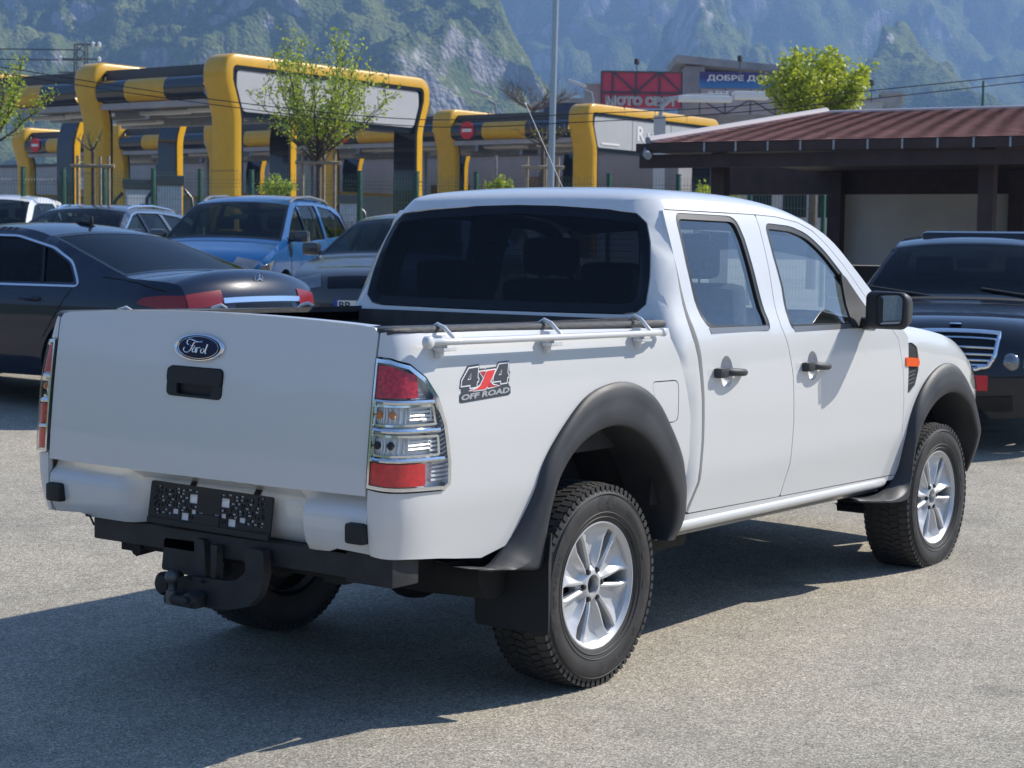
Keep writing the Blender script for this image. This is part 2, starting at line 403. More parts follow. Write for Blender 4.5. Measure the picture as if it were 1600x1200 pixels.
# roof and windscreen header: ruled across between the two sides
def roof_line(u,ns=25):
    x,y,z=s_cab(u,E_top(max(u,.5))); y=-y; out=[]
    for k in range(ns):
        s=math.sin(PI/2*(2*k/(ns-1)-1)); yy=y*s
        d=y*(1-abs(s)); dr=max(0,x-(xrc(1.738)+0)) ; dd=min(d,dr+.0) if abs(s)<1 else 0
        dd=d*dr/(d+dr+1e-6)*1.35 if d*dr>0 else 0
        b=0
        fw=max(0,x-1.75)
        z2=z+.040*(1-math.exp(-dd/.055))*(1-min(1,fw/.9))+.016*(1-s*s)*min(1,dr/.25)
        bulge=.26*(1-s*s)*min(1,(fw/.75))**1.2
        out.append(Vector((x+bulge,-yy,z2)))
    return out
lines=[roof_line(u) for u in us if u<=2.0]
n=25;v=[p for L in lines for p in L];f=[]
for i in range(len(lines)-1):
    for k in range(n-1): f.append((i*n+k,i*n+k+1,(i+1)*n+k+1,(i+1)*n+k))
f=[q[::-1] for q in f]
acc(v,f)
body=mesh('cab_shell',V,F,M['white'],TR,50,None,.0008)
# windscreen
wl=[roof_line(u) for u in us if 1.96<u<=2.60]
mb=MB(); vv=[p for L in wl for p in L]
mb.add(vv,[(i*n+k,(i+1)*n+k,(i+1)*n+k+1,i*n+k+1) for i in range(len(wl)-1) for k in range(1,n-2)])
mb.build('windscreen',M['glassside'],TR,60)
# rear window: black border and tinted pane
fr_out=[p for p in notch_low]
full=[(eps,1.300)]+notch_low[1:]
sc_=lambda P,k: P
def shrink(P,d):
    q=offp(P,-d); return [(eps if a<=eps+d*1.8 else a, b) for a,b in q]
inn=[(eps,1.342)]+[(u,z) for u,z in offp(notch_low,-.040)[1:-1]]+[(eps,1.690)]
rw_o=offp(notch_low,-.004); rw_o=[(eps,1.304)]+rw_o[1:-1]+[(eps,1.722)]
ring=rw_o+inn[::-1]
rw=MB()
v1,f1=panel_data(ring,[],s_cab,-.003,.04,.01,skip=lambda u,z:u<=eps+1e-3); rw.add(v1,f1); rw.add(*mir(v1,f1))
rwin=rw.build('rear_window',M['frit'],TR,50,.0005)
pn=MB(); v1,f1=panel_data(inn,[],s_cab,-.005,.05,0); pn.add(v1,f1); pn.add(*mir(v1,f1))
pn.build('pane',M['glassrear'],rwin,50,.0005)
hl=MB()
for k in range(13):   # heating wires
    z=1.38+k*.0235
    for sg in(1,-1): hl.tube([ (lambda p:(p[0]+.004,p[1]*sg,p[2]))(s_cab(u_cab_rear(y,z),z,-.008)) for y in lin(0.01,.60,9)],.0007,4,cap=False)
hl.build('heating_wires',M['satin'],rwin)
# inner trim with window openings
itr=MB()
v1,f1=panel_data([(.66,.62),(2.55,.62),(2.50,1.18),(2.02,1.57),(1.75,1.675),(.70,1.70)],[offp(W_R,-.012),offp(W_F,-.012)],s_cab,-.045,.06,0)
itr.add(v1,f1);itr.add(*mir(v1,f1)); 
itr.box(.60,2.6,-.74,.74,.60,.62); itr.box(.585,.60,-.70,.70,.62,1.28)
itr.grid(lambda x,y:(x,y*.56,E_top(x)-.035+.03*(1-y*y)),lin(.72,1.95,9),lin(-1,1,7))
itr.build('cabin_trim',M['interior'],TR)
# doors
for nm,poly,win,hx,hz in (('door',REARD,W_R,.90,1.078),('door',FRONTD,W_F,1.64,1.068)):
    dish=[(hx-.012+.050*math.cos(a),hz+.002+.062*math.sin(a)) for a in lin(0,2*PI,29)[:-1]]
    ds=panel(nm,rnd(poly,.012,2),s_cab_side,M['white'],TR,[win,dish],0,.04,.02)
    for d,sg in zip(ds,(1,-1)):
        sd='R' if sg==1 else 'L'
        panel('window_seal',offp(win,-.001),s_cab_side,M['rubber'],d,[offp(win,-.024)],-.003,.04,.022,sd)
        zs=min(p[1] for p in win)
        xa=[p[0] for p in win if abs(p[1]-zs)<.06]
        panel('sill_strip',[(min(xa)+.03,zs+.004),(max(xa)-.02,zs-.0+.003),(max(xa)-.02,zs+.022),(min(xa)+.02,zs+.026)],s_cab_side,M['satin'],d,[],.001,.05,.006,sd)
        panel('window',offp(win,-.022),s_cab_side,M['glassside'],d,[],-.012,.05,0,sd)
        # handle: dished recess, lock end, grip
        h=MB()
        yb=-(hw(hx,hz))
        # the dish itself: a shallow bowl
        hp=MB()
        hp.grid(lambda a,r:(hx-.012+r*.050*math.cos(a),-(hw(hx,hz+.002+r*.062*math.sin(a)))+.026*(1-r**3),hz+.002+r*.062*math.sin(a)),lin(0,2*PI,29),lin(.0,1,8))
        grip=[]
        for k in range(13):
            t=k/12; x=hx-.052+.160*t; y=yb-.012-.026*math.sin(PI*min(1,t*1.05))**.5; grip.append((x,y,hz+.004-.01*t))
        h.tube(grip,[.0175*(1-.22*(k/12)) for k in range(13)],10)
        h.box(hx-.122+.01,hx-.045,yb-.034,yb+.004,hz-.019,hz+.021,0,bev=.011)
        h.box(hx+.095,hx+.118,yb-.020,yb+.004,hz-.016,hz+.008,0,bev=.008)
        if sg==-1:
            for b in(h,hp):
                b.v=[Vector((p.x,-p.y,p.z)) for p in b.v]; b.f=[f[::-1] for f in b.f]
        ho=h.build('door_handle',M['plastic'],d,50); hp.build('handle_recess',M['white'],d,80)
# dark backing behind the shut lines
bk=MB(); v1,f1=panel_data([(.60,.50),(2.60,.49),(2.60,1.12),(2.30,1.27),(1.9,1.60),(1.7,1.66),(.68,1.69)],[offp(W_R,.012),offp(W_F,.012)],s_cab_side,-.026,.06,0)
bk.add(v1,f1); bk.add(*mir(v1,f1))
v1,f1=panel_data([(.40,.60),(.70,.60),(.70,1.24),(.44,1.24)],[],lambda u,z,o=0:(u,-(.80+o),z),0,.1,0); bk.add(v1,f1); bk.add(*mir(v1,f1))
bk.build('door_frame_shadow_gap',M['gap'],TR)
# load bed sides
AC=(0,.36)
FLO=[(-.80,.535),(-.70,.522),(-.621,.511),(-.577,.538),(-.505,.594),(-.422,.715),(-.362,.84),(-.255,.951),(-.12,1.042),(.03,1.079),(.17,1.075),(.322,1.015),(.441,.901),(.532,.785),(.592,.65),(.608,.53),(.565,.455)]
def inn_(p,c,k): return (c[0]+(p[0]-c[0])*k,c[1]+(p[1]-c[1])*k)
bedfront=[(.586,.62),(.598,.70),(.602,.80),(.598,.925),(.560,1.048),(.520,1.147),(.470,1.225),(.468,1.262)]
bed_out=[(-1.16,.606),(-1.05,.594),(-.984,.588),(-.80,.562),(-.66,.545)]+[inn_(p,AC,.94) for p in FLO[4:15]]+bedfront+[(-.2,1.276),(-.9,1.289),(-1.10,1.291),(-1.16,1.288)]
bed_out=[p for p in bed_out]
FUEL=rnd([(.325,1.072),(.345,.985),(.43,.915),(.508,.915),(.508,1.062),(.49,1.070)],[.012,.04,.04,.03,.03,.02])
FUEL=rnd([(.322,1.068),(.36,.94),(.425,.913),(.506,.913),(.506,1.066)],[.02,.05,.03,.03,.03])
if area2(FUEL)<0: FUEL=FUEL[::-1]
LAMP=[(-1.16,.815),(-.895,.797),(-.876,.812),(-.877,.885),(-.897,1.008),(-.925,1.089),(-.963,1.151),(-1.011,1.192),(-1.082,1.209),(-1.16,1.214)]
cut=[p for p in bed_out]
bo=[(-1.16,.606)]+bed_out[1:-1]+[(-1.16,1.288),(-1.16,1.217),(-1.082,1.213),(-1.009,1.196),(-.960,1.154),(-.921,1.091),(-.893,1.009),(-.873,.886),(-.872,.810),(-.893,.793),(-1.16,.811)]
bs=panel('bed_side',bo,s_bed,M['white'],TR,[offp(FUEL,.003)],0,.04,.02,'RL')
panel('fuel_door',offp(FUEL,-.001),s_bed,M['white'],bs[0],[],-.001,.04,.015,'R')
# the body line between bed side and lower flare: a pressed edge below the lamp
# tail lamps
for sg in(1,-1):
    sd='R' if sg==1 else 'L'
    lp=panel('tail_lamp',LAMP,s_bed,M['reflector'],TR,[],-.024,.03,.0,sd)[0]
    panel('lamp_border',offp(LAMP,-.002),s_bed,M['chrome'],lp,[offp(LAMP,-.013)],.008,.03,.034,sd)
    segs=[('red',[(-1.146,1.092),(-.984,1.092),(-.990,1.162),(-1.075,1.188),(-1.146,1.192)]),
          ('c',[(-1.146,1.005),(-.922,1.003),(-.932,1.068),(-1.146,1.072)]),
          ('c' if sg==1 else 'red',[(-1.146,.914),(-.908,.906),(-.914,.972),(-1.146,.984)]),
          ('red',[(-1.146,.828),(-.955,.818),(-.958,.888),(-1.146,.896)])]
    for k,(kd,P_) in enumerate(segs):
        if kd=='red': panel('red_lens',rnd(P_,.008,3),s_bed,M['redlens' if k==3 else 'reddark'],lp,[],.002,.03,.02,sd)
        else:
            P2=rnd(P_,.008,3)
            panel('clear_cell',P2,s_bed,M['chrome'],lp,[offp(P2,-.007)],-.006,.03,.02,sd)
            rb=MB()
            zc0,zc1=P_[0][1]+.006,P_[2][1]-.006
            for j in range(9):   # fluted reflector bars
                u=-1.136+.016*j
                rb.tube([s_bed(u,zc0,-.024),s_bed(u,(zc0+zc1)/2,-.017),s_bed(u,zc1,-.024)],.0035,5)
            for j in range(4): rb.tube([s_bed(-1.0,zc0+.012+.012*j,-.014),s_bed(-.94,zc0+.012+.012*j,-.014)],.003,5)
            for uu in(-1.0,-.938): rb.tube([s_bed(uu,zc0+.010,-.013),s_bed(uu,zc0+.052,-.013)],.003,5)
            if sg==-1: rb.v=[Vector((p.x,-p.y,p.z)) for p in rb.v]
            rb.build('reflector_flutes',M['reflector'],lp)
            for j,uu in enumerate((-1.12,-1.05)):
                b=MB(); c=Vector(s_bed(uu,(zc0+zc1)/2+.004,-.014)); c.y*=sg
                b.lathe([(0,-.013),(.007,-.011),(.013,0),(.007,.011),(0,.013)],14,'z',c); b.build('bulb',M['amber'] if k==1 else M['matblack'],lp)
    for j,(ua,za,ub,zb) in enumerate(((-1.146,1.082,-.930,1.077),(-1.146,.994,-.918,.988),(-1.146,.905,-.900,.897))):
        b=MB(); b.tube([tuple(s_bed(ua+(ub-ua)*t,za+(zb-za)*t,-.002)) for t in lin(0,1,7)],.0085,8)
        if sg==-1: b.v=[Vector((p.x,-p.y,p.z)) for p in b.v]; b.f=[f[::-1] for f in b.f]
        b.build('lamp_bar',M['chrome'],lp)
    fl=MB()
    for j in range(26):   # fluting in the clear outer edge of the lamp
        z=.83+j*.0135; ue=-.885-.06*max(0,(z-.95)/.2)**2-.02*max(0,(z-.88)/.1)
        ub=ue-.045; 
        fl.tube([s_bed(ue,z,-.016),s_bed(ub,z,-.016)],.0045,5)
    if sg==-1: fl.v=[Vector((p.x,-p.y,p.z)) for p in fl.v]
    fl.build('edge_flutes',M['reflector'],lp)
    panel('clear_cover',offp(LAMP,-.006),s_bed,M['clearlens'],lp,[],.010,.03,0,sd)
# tailgate
def s_tg(u,z,o=0):   # u = -y
    c=.022*(1-(u/.75)**2)
    return (xrb(z)-c-o+.004*math.exp(-((z-.90)/.02)**2)*0,-u,z)
tgo=[(-.734,.790),(.734,.790),(.734,1.285)]+[(.72,1.302)]+[(u,1.304+.024*(1-(u/.74)**2)) for u in lin(.68,-.68,15)]+[(-.72,1.302),(-.734,1.285)]
tg=MB(); hole=rnd([(-.142,1.050),(.117,1.046),(.117,1.148),(-.142,1.150)][::1],.022)
v1,f1=panel_data(tgo,[hole],s_tg,0,.05,.018); tg.add(v1,f1)
tg.add([(Vector(s_tg(u,1.304+.024*(1-(u/.74)**2)))+Vector((dx,0,-.001+dz))) for dx,dz in((0,0),(.05,.003),(.052,-.3)) for u in lin(-.70,.70,15)],[(i+15*j,i+1+15*j,i+16+15*j,i+15+15*j) for j in range(2) for i in range(14)])
TG=tg.build('tailgate',M['white'],TR,40)
# tailgate handle
b=MB(); cz=1.098
fx=lambda u,z,o=0:s_tg(u,z,o)
v1,f1=panel_data(offp(hole,-.002),[rnd([(-.090,1.058),(.070,1.055),(.077,1.092),(-.094,1.094)],.01)],s_tg,.004,.04,.012); b.add(v1,f1)
v1,f1=panel_data(rnd([(-.139,1.094),(.115,1.091),(.115,1.144),(-.139,1.146)],.018),[],s_tg,.009,.03,.006); b.add(v1,f1)
v1,f1=panel_data(rnd([(-.095,1.053),(.078,1.05),(.080,1.096),(-.097,1.097)],.01),[],s_tg,-.02,.03,0); b.add(v1,f1)
b.box(-1.128,-1.10,-.14,.15,1.03,1.16); b.build('tailgate_handle',M['black'],TG)
# oval emblem
em=MB(); ce=(.004,1.213)
def s_em(a,r,o): 
    u,z=-ce[0]+r*.116*math.cos(a),ce[1]+r*.0445*math.sin(a); return s_tg(u,z,o)
em.grid(lambda a,k:s_em(a,[1.0,1.0,.97,.90,.86][k],[0,.006,.010,.0105,.006][k]),lin(0,2*PI,49),range(5),flip=False)
EM=em.build('oval_emblem',M['chrome'],TG,60)
e2=MB(); e2.grid(lambda a,r:s_em(a,r*.87,.0065+.002*(1-r*r)),lin(0,2*PI,49),lin(0,1,5),flip=False); e2.build('emblem_field',M['blueoval'],EM)
e3=MB()
def st(L,r=.0024):
    e3.tube([s_tg(-ce[0]+(X-570)/255*.116,ce[1]-(Y-414)/130*.0445,.0088) for X,Y in L],r,6)
st([(612,354),(585,362),(550,358),(515,344),(480,338),(458,350),(452,372),(462,388),(478,390)])
st([(535,362),(518,385),(508,415),(492,448),(468,466),(440,463),(424,444),(428,424),(442,418)]); st([(490,402),(522,398),(540,402)],.0018)
st([(532+16*math.cos(t)+5*math.sin(t),438-22*math.sin(t)) for t in lin(.3,2*PI+.3,13)],.0021)
st([(562,412),(560,440),(552,466)]); st([(560,436),(575,415),(592,414),(596,422)],.002)
st([(618+17*math.cos(t)+4*math.sin(t),443-21*math.sin(t)) for t in lin(.3,2*PI+.3,13)],.0021)
st([(664,378),(655,410),(646,445),(648,468),(664,464)])
e3.build('emblem_script',M['chrome'],EM)
rg=MB(); rg.tube([s_em(a,.80,.0085) for a in lin(0,2*PI,41)],.0011,5); rg.build('emblem_inner_line',M['chrome'],EM)
# rear valance below the tailgate, with the plate recess
def sm(t): t=max(0,min(1,t)); return t*t*(3-2*t)
def s_val(u,z,o=0):   # u=-y
    base=sip(z,[.58,.605,.66,.74,.762,.785],[-1.085,-1.118,-1.138,-1.138,-1.112,-1.100])
    rec=sm((u+.38)/.09)*sm((.475-u)/.07)*.088*(1-sm((z-.750)/.03)*.9)
    return (base+rec-o,-u,z+.012*0)
vo=[(-.737,.600),(-.60,.607),(-.56,.595),(-.36,.594),(.44,.592),(.56,.598),(.60,.612),(.737,.606),(.737,.783),(-.737,.783)]
vb=MB()
slots=[[(-.128,.735),(-.100,.735),(-.098,.772),(-.150,.779),(-.150,.770),(-.128,.766)],[(.172,.735),(.200,.735),(.204,.772),(.150,.779),(.150,.770),(.172,.766)],[(.098,.756),(.130,.756),(.134,.775),(.086,.778)]]
v1,f1=panel_data(vo,[],s_val,0,.025,.03); vb.add(v1,f1); VAL=vb.build('rear_valance',M['white'],TR,40)
sb=MB()
for s_ in slots:
    v1,f1=panel_data(s_,[],s_val,.0015,.03,.0); sb.add(v1,f1)
sb.build('valance_slots',M['gap'],VAL)
for sg,(yc,zc) in ((1,(.700,.674)),(-1,(-.700,.672))):
    b=MB(); b.box(-1.165,-1.10,yc-.040,yc+.036,zc-.033,zc+.033,bev=.012); b.build('bumper_mount',M['black'],TR)
wr=MB(); wr.tube([(-1.10,.59,.606),(-1.12,.57,.60),(-1.125,.545,.60),(-1.12,.53,.57)],.004,6); wr.build('loose_wire',M['black'],TR)
# number plate frame with its pattern of holes
def s_pl(u,z,o=0): return (-1.088-o+(z-.68)*.10,-u,z)
PL=[(-.285,.607),(.287,.600),(.300,.737),(-.268,.744)]; PL=rnd([(-.288,.604),(.284,.598),(.290,.738),(-.280,.746)],.01)
rr=random.Random(5); holes=[]
def free(q,m=.0025):
    for h in holes:
        if q[0]<h[1]+m and q[1]>h[0]-m and q[2]<h[3]+m and q[3]>h[2]-m: return False
    return True
# (x from centre out, 0..0.27; z) mirrored left/right like the real frame
big=[(.058,.092,.688,.713),(.028,.045,.648,.656) ,(.062,.079,.652,.662),(.095,.125,.628,.648),(.145,.168,.645,.657)]
big=[(a-.004,b_+.004,c-.003,d+.003) for a,b_,c,d in big]
for q in big: holes.append(q)
cand=0
while cand<1500 and len(holes)<80:
    cand+=1; x=rr.uniform(.055,.255); z=rr.uniform(.632,.726)
    w,h=rr.choice([(.020,.007),(.014,.006),(.005,.016),(.006,.011),(.016,.008),(.008,.007),(.005,.020),(.018,.007)])
    q=(x,x+w,z,z+h)
    if q[1]<.262 and q[3]<.732 and free(q): holes.append(q)
hl=[]
for a,b_,c,d in holes:
    for sg in(1,-1):
        xx=[-.001+sg*a,-.001+sg*b_]; x0,x1=min(xx),max(xx); hl.append([(x0,c),(x1,c),(x1,d),(x0,d)])
pb=MB(); v1,f1=panel_data(PL,hl,s_pl,0,.05,.007); pb.add(v1,f1)
for a,b_,c,d in((-.055,.055,.618,.655),(-.28,-.196,.622,.624),(.19,.28,.622,.624)):
    v1,f1=panel_data([(a,c),(b_,c),(b_,d),(a,d)],[],s_pl,.003,.05,.003); pb.add(v1,f1)
v1,f1=panel_data([(-.286,.605),(.282,.599),(.283,.618),(-.286,.623)],[],s_pl,.005,.05,.005); pb.add(v1,f1)
pb.build('plate_frame',M['black'],TR,30)
pb=MB(); v1,f1=panel_data([(-.27,.61),(.27,.606),(.276,.73),(-.27,.736)],[],s_pl,-.007,.2,0); pb.add(v1,f1); pb.build('plate_backing',M['decwhite'],TR,30)
# bed tub, liner
bt=MB()
for sg in(1,-1):
    Y=.70*sg
    bt.grid(lambda x,z:(x,Y+sg*(.010*math.sin((x+1)*22) if abs(z-1.0)<.25 and .86<z<1.2 else 0),z),lin(-1.09,.49,60),[.86,.95,1.05,1.15,1.24,1.30],flip=(sg>0))
bt.box(-1.08,.50,-.70,.70,.82,.86); bt.box(.47,.50,-.72,.72,.86,1.288)
bt.box(-1.095,-1.06,-.72,.72,.80,.87)
bt.build('bed_liner',M['liner'],TR)
for sg in(1,-1):
    c=MB(); xs=[-1.105,-1.09,-1.07,-1.05,-1.03]+lin(-1.0,.47,24)
    def prof(x,k):
        zt=1.298-.018*(x+1.1)/1.55; p_=s_bed(x,1.285); hx=-p_[1]; xx=p_[0]
        P_=[(hx-.010,zt-.016),(hx+.001,zt-.008),(hx+.0,zt+.006),(hx-.010,zt+.012),(hx-.04,zt+.012),(.712,zt+.010),(.700,zt-.004),(.698,zt-.05)]
        y,z=P_[k]; e=max(0,(-1.02-x)/.085)**2
        return Vector((xx,-sg*(max(y,.70)),z-.010*e))
    c.grid(prof,xs,range(8),flip=(sg>0))
    c.add([prof(xs[0],k) for k in range(8)],[list(range(8))])
    c.build('rail_liner',M['linercap'],TR,70)
# side rails with brackets
for sg in(1,-1):
    r=MB(); y=-.878
    zt=lambda x:1.262-.012*(x+1)/1.4
    s0=-1.0 if sg==1 else -.84
    pts=[(s0,y+.028,zt(-1)-.001),(s0+.035,y+.012,zt(-.96)),(s0+.07,y,zt(-.93))]+[(x,y,zt(x)) for x in lin(-.7,.28,6)]+[(.33,y+.006,zt(.33)),(.37,y+.03,zt(.37))]
    r.tube(pts,.0115,12)
    r.lathe([(0,-.014),(.014,-.013),(.020,-.008),(.020,.010),(0,.010)],16,'y',(s0-.008,y+.012,zt(-1)))
    r.lathe([(0,-.012),(.012,-.011),(.016,-.006),(.016,.010),(0,.010)],16,'y',(.378,y+.020,zt(.37)))
    if sg==-1: r.v=[Vector((p.x,-p.y,p.z)) for p in r.v]; r.f=[f[::-1] for f in r.f]
    R_=r.build('side_rail',M['white'],TR,50)
    for x in((-.895,-.315,.255) if sg==1 else (-.74,-.25,.255)):
        q=MB()
        q.tube([(x+.018,-.775,1.300),(x+.012,-.80,1.312),(x+.004,-.835,1.302),(x-.004,y-.002,zt(x)+.010),(x-.006,y-.006,zt(x))],[.006,.007,.007,.007,.006],8)
        q.box(x-.050,x-.020,y+.010,-.828,zt(x)-.024,zt(x)+.020,bev=.005); q.box(x-.055,x+.012,y-.002,y+.04,zt(x)-.030,zt(x)-.018,bev=.003)
        q.box(x-.046,x-.028,y+.018,-.835,zt(x)-.052,zt(x)-.026,bev=.004)
        if sg==-1: q.v=[Vector((p.x,-p.y,p.z)) for p in q.v]; q.f=[f[::-1] for f in q.f]
        q.build('rail_bracket',M['white'],R_,50)
        w=MB(); w.lathe([(0,-.004),(.006,-.003),(.007,.002)],8,'y',(x-.035,y+.008,zt(x)+.0)); 
# fender flares
FLI=[(-.64,.500),(-.52,.492),(-.425,.484),(-.405,.50),(-.385,.60),(-.352,.70),(-.304,.79),(-.214,.868),(-.09,.918),(.05,.932),(.19,.897),(.32,.812),(.42,.69),(.478,.58),(.488,.50),(.472,.462)]
FFO=[(2.10,.452),(2.25,.436),(2.422,.440),(2.528,.475),(2.590,.546),(2.614,.667),(2.658,.785),(2.751,.901),(2.895,.986),(3.06,1.018),(3.22,.985),(3.36,.905),(3.47,.79),(3.55,.66),(3.585,.55),(3.58,.46)]
FFI=[(2.16,.425),(2.38,.405),(2.56,.402),(2.585,.44),(2.61,.55),(2.652,.66),(2.735,.765),(2.868,.842),(3.02,.876),(3.16,.862),(3.29,.795),(3.39,.695),(3.455,.59),(3.485,.50),(3.49,.44)]
def resN(P_,n):
    L=[0]
    for i in range(1,len(P_)): L.append(L[-1]+math.dist(P_[i],P_[i-1]))
    X=[p[0] for p in P_];Y=[p[1] for p in P_]
    return [(sip(t*L[-1],L,X),sip(t*L[-1],L,Y)) for t in lin(0,1,n)]
def bsurf(x,z): 
    if x<.62:
        p=s_bed(x,z) if x>XB0 else s_bed(x,z); return -p[1]
    return hw(x,z)
for OUT,INN,wx in((FLO,FLI,0),(FFO,FFI,3)):
    for sg in(1,-1):
        N=72; A=resN(OUT,N);B_=resN(INN,N); fl=MB(); V_=[]
        lip=.884
        for i in range(N):
            (xa,za),(xb,zb)=A[i],B_[i]
            e=min(1,min(i,N-1-i)/8); ya=bsurf(xa,za)
            fx_=0 if wx==0 else max(0,xb-3.3)*.10
            lp_=ya+.012+(lip-fx_-ya-.012)*(.35+.65*e)
            ring=[]
            for t,yy in((0,ya-.004),(0.0,ya+.009),(.012,ya+.012),(.15,ya+.012+(lp_-ya-.012)*.42),(.35,ya+.012+(lp_-ya-.012)*.78),(.52,lp_-.003),(.58,lp_),(.80,lp_+.001),(.97,lp_),(1.0,lp_-.004),(1.01,lp_-.014),(1.0,.80),(1.01,.66)):
                ring.append(Vector((xa+(xb-xa)*t,-sg*yy,za+(zb-za)*t)))
            V_+=ring
        k=13;Fc=[]
        for i in range(N-1):
            for j in range(k-1):
                q=(i*k+j,i*k+j+1,(i+1)*k+j+1,(i+1)*k+j); Fc.append(q if sg==1 else q[::-1])
        fl.add(V_,Fc); fl.add(V_[:11],[list(range(11))[::-1 if sg==1 else 1]]); fl.add(V_[-k:-2],[list(range(11))[::1 if sg==1 else -1]])
        fl.build('fender_flare',M['plastic'],TR,55)
        wl=MB(); 
        C_=resN(INN,30)
        wl.grid(lambda i,y:Vector((C_[i][0]*1.0,-sg*y,C_[i][1]+.01)),range(30),[.66,.60,.46],flip=(sg==1))
        wl.add([Vector((x,-sg*.46,z+.01)) for x,z in C_]+[Vector((wx,-sg*.46,.5))],[(i,i+1,30) for i in range(29)])
        wl.build('wheel_well',M['under'],TR)
# front wing, bonnet, nose
VENT=[(2.590,.905),(2.630,.895),(2.690,.930),(2.728,1.0),(2.730,1.06),(2.715,1.108),(2.660,1.130),(2.552,1.130),(2.568,1.06),(2.585,.97)]
VENT=rnd(VENT,.01,2)
FT=lambda x:sip(x,[2.5,2.62,2.80,2.95,3.16,3.35,3.48,3.60,3.72,3.80,3.85],[1.222,1.212,1.196,1.178,1.145,1.100,1.055,1.00,.945,.90,.85])
def s_wing(x,z,o=0):
    h=hw(x,z); ft=FT(x); 
    d=max(0,z-(ft-.09)); h-=d*d*5.5
    return (x,-(h+o),z)
wingtop=[(x,FT(x)) for x in lin(2.44,3.84,26)]
FCa=[inn_(p,(3.03,.40),.955) for p in FFO[5:-1]]
wo_=[(2.575,.46),(2.60,.55)]+FCa+[(3.60,.62),(3.84,.60)]+wingtop[::-1]+[(2.515,1.158),(2.563,1.0),(2.580,.82),(2.579,.638),(2.562,.48)]
wo_=[(2.566,.50),(2.585,.56)]+FCa[1:]+[(3.62,.60),(3.84,.60)]+wingtop[::-1]+[(2.512,1.160),(2.562,1.0),(2.581,.82),(2.578,.638)]
HLp=[(3.50,.90),(3.60,.86),(3.80,.84),(3.84,.86),(3.80,.885),(3.70,.94),(3.58,.995),(3.50,1.02)]
W_=panel('front_wing',wo_,s_wing,M['white'],TR,[offp(VENT,.002)],0,.035,.018)
for d,sd in zip(W_,'RL'):
    panel('wing_vent',VENT,s_wing,M['black'],d,[],-.004,.03,.01,sd)
    panel('side_indicator',rnd([(2.580,1.024),(2.722,1.016),(2.738,1.032),(2.725,1.056),(2.580,1.066)],.01),s_wing,M['orange'],d,[],.005,.02,.012,sd)
    g=MB()
    for q in range(4): g.tube([s_wing(2.62,.935+.018*q,-.006),s_wing(2.70,.945+.018*q,-.006)],.003,5)
    if sd=='L': g.v=[Vector((p.x,-p.y,p.z)) for p in g.v]
    g.build('vent_slats',M['black'],d)
    panel('headlight',rnd(HLp,.015),s_wing,M['clearlens'],d,[],.006,.03,0,sd)
    panel('headlight_bowl',rnd(HLp,.015),s_wing,M['chrome'],d,[],.002,.03,.004,sd)
bn=MB()
def bonnet(x,s):
    y=hw(x,FT(x))-5.5*.0081; z=FT(x)+.055*(1-abs(s)**2.6)*min(1,(3.95-x)/.5)+.012*math.exp(-((abs(s)-.55)/.12)**2)
    return Vector((x+.06*(1-s*s)*max(0,(x-3.4)/.4),-y*s,z))
bn.grid(bonnet,lin(2.44,3.84,26),[math.sin(PI/2*t) for t in lin(-1,1,21)],flip=True)
bn.build('bonnet',M['white'],TR,50)
nz=MB()
nose=lambda s,z,o=0:Vector((3.84+.06*(1-s*s)+o,-(hw(3.84,min(z,.9))-.045)*s,z))
nz.grid(lambda s,z:nose(s,z),lin(-1,1,15),[.42,.5,.6,.7,.8,.87],flip=False); nz.build('front_bumper',M['white'],TR)
g=MB()
for q in range(4): g.tube([nose(s,.70+.045*q,.02) for s in lin(-.55,.55,9)],.013,8)
g.grid(lambda s,z:nose(s,z,.006),lin(-.6,.6,9),[.66,.75,.86]); g.build('grille',M['plastic'],TR)
# rocker panel
def s_sill(x,z,o=0):
    t=(z-.44)/.07
    return (x,-(.792+.018*math.sin(max(0,min(1,t))*PI)**.7+(.004 if z>.47 else -.012)),z)
zz=lambda x,k:(.452,.470,.474,.486,.500,.512,.522,.526)[k]-.012*(x-.6)/1.8+.0
yy=(.765,.788,.802,.817,.823,.820,.808,.790)
for sg in(1,-1):
    sl_=MB(); xs=[.50]+lin(.58,2.44,14)+[2.50,2.53]
    sl_.grid(lambda x,k:Vector((x,-sg*(yy[k]-(0 if x<2.46 else (x-2.46)*.5)),zz(x,k))),xs,range(8),flip=(sg==-1))
    sl_.grid(lambda x,k:Vector((x,-sg*[.60,.765][k],[.50,.452][k]-.012*(x-.6)/1.8)),[.55,2.50],range(2),flip=(sg==-1))
    sl_.build('rocker_panel',M['white'],TR,60)
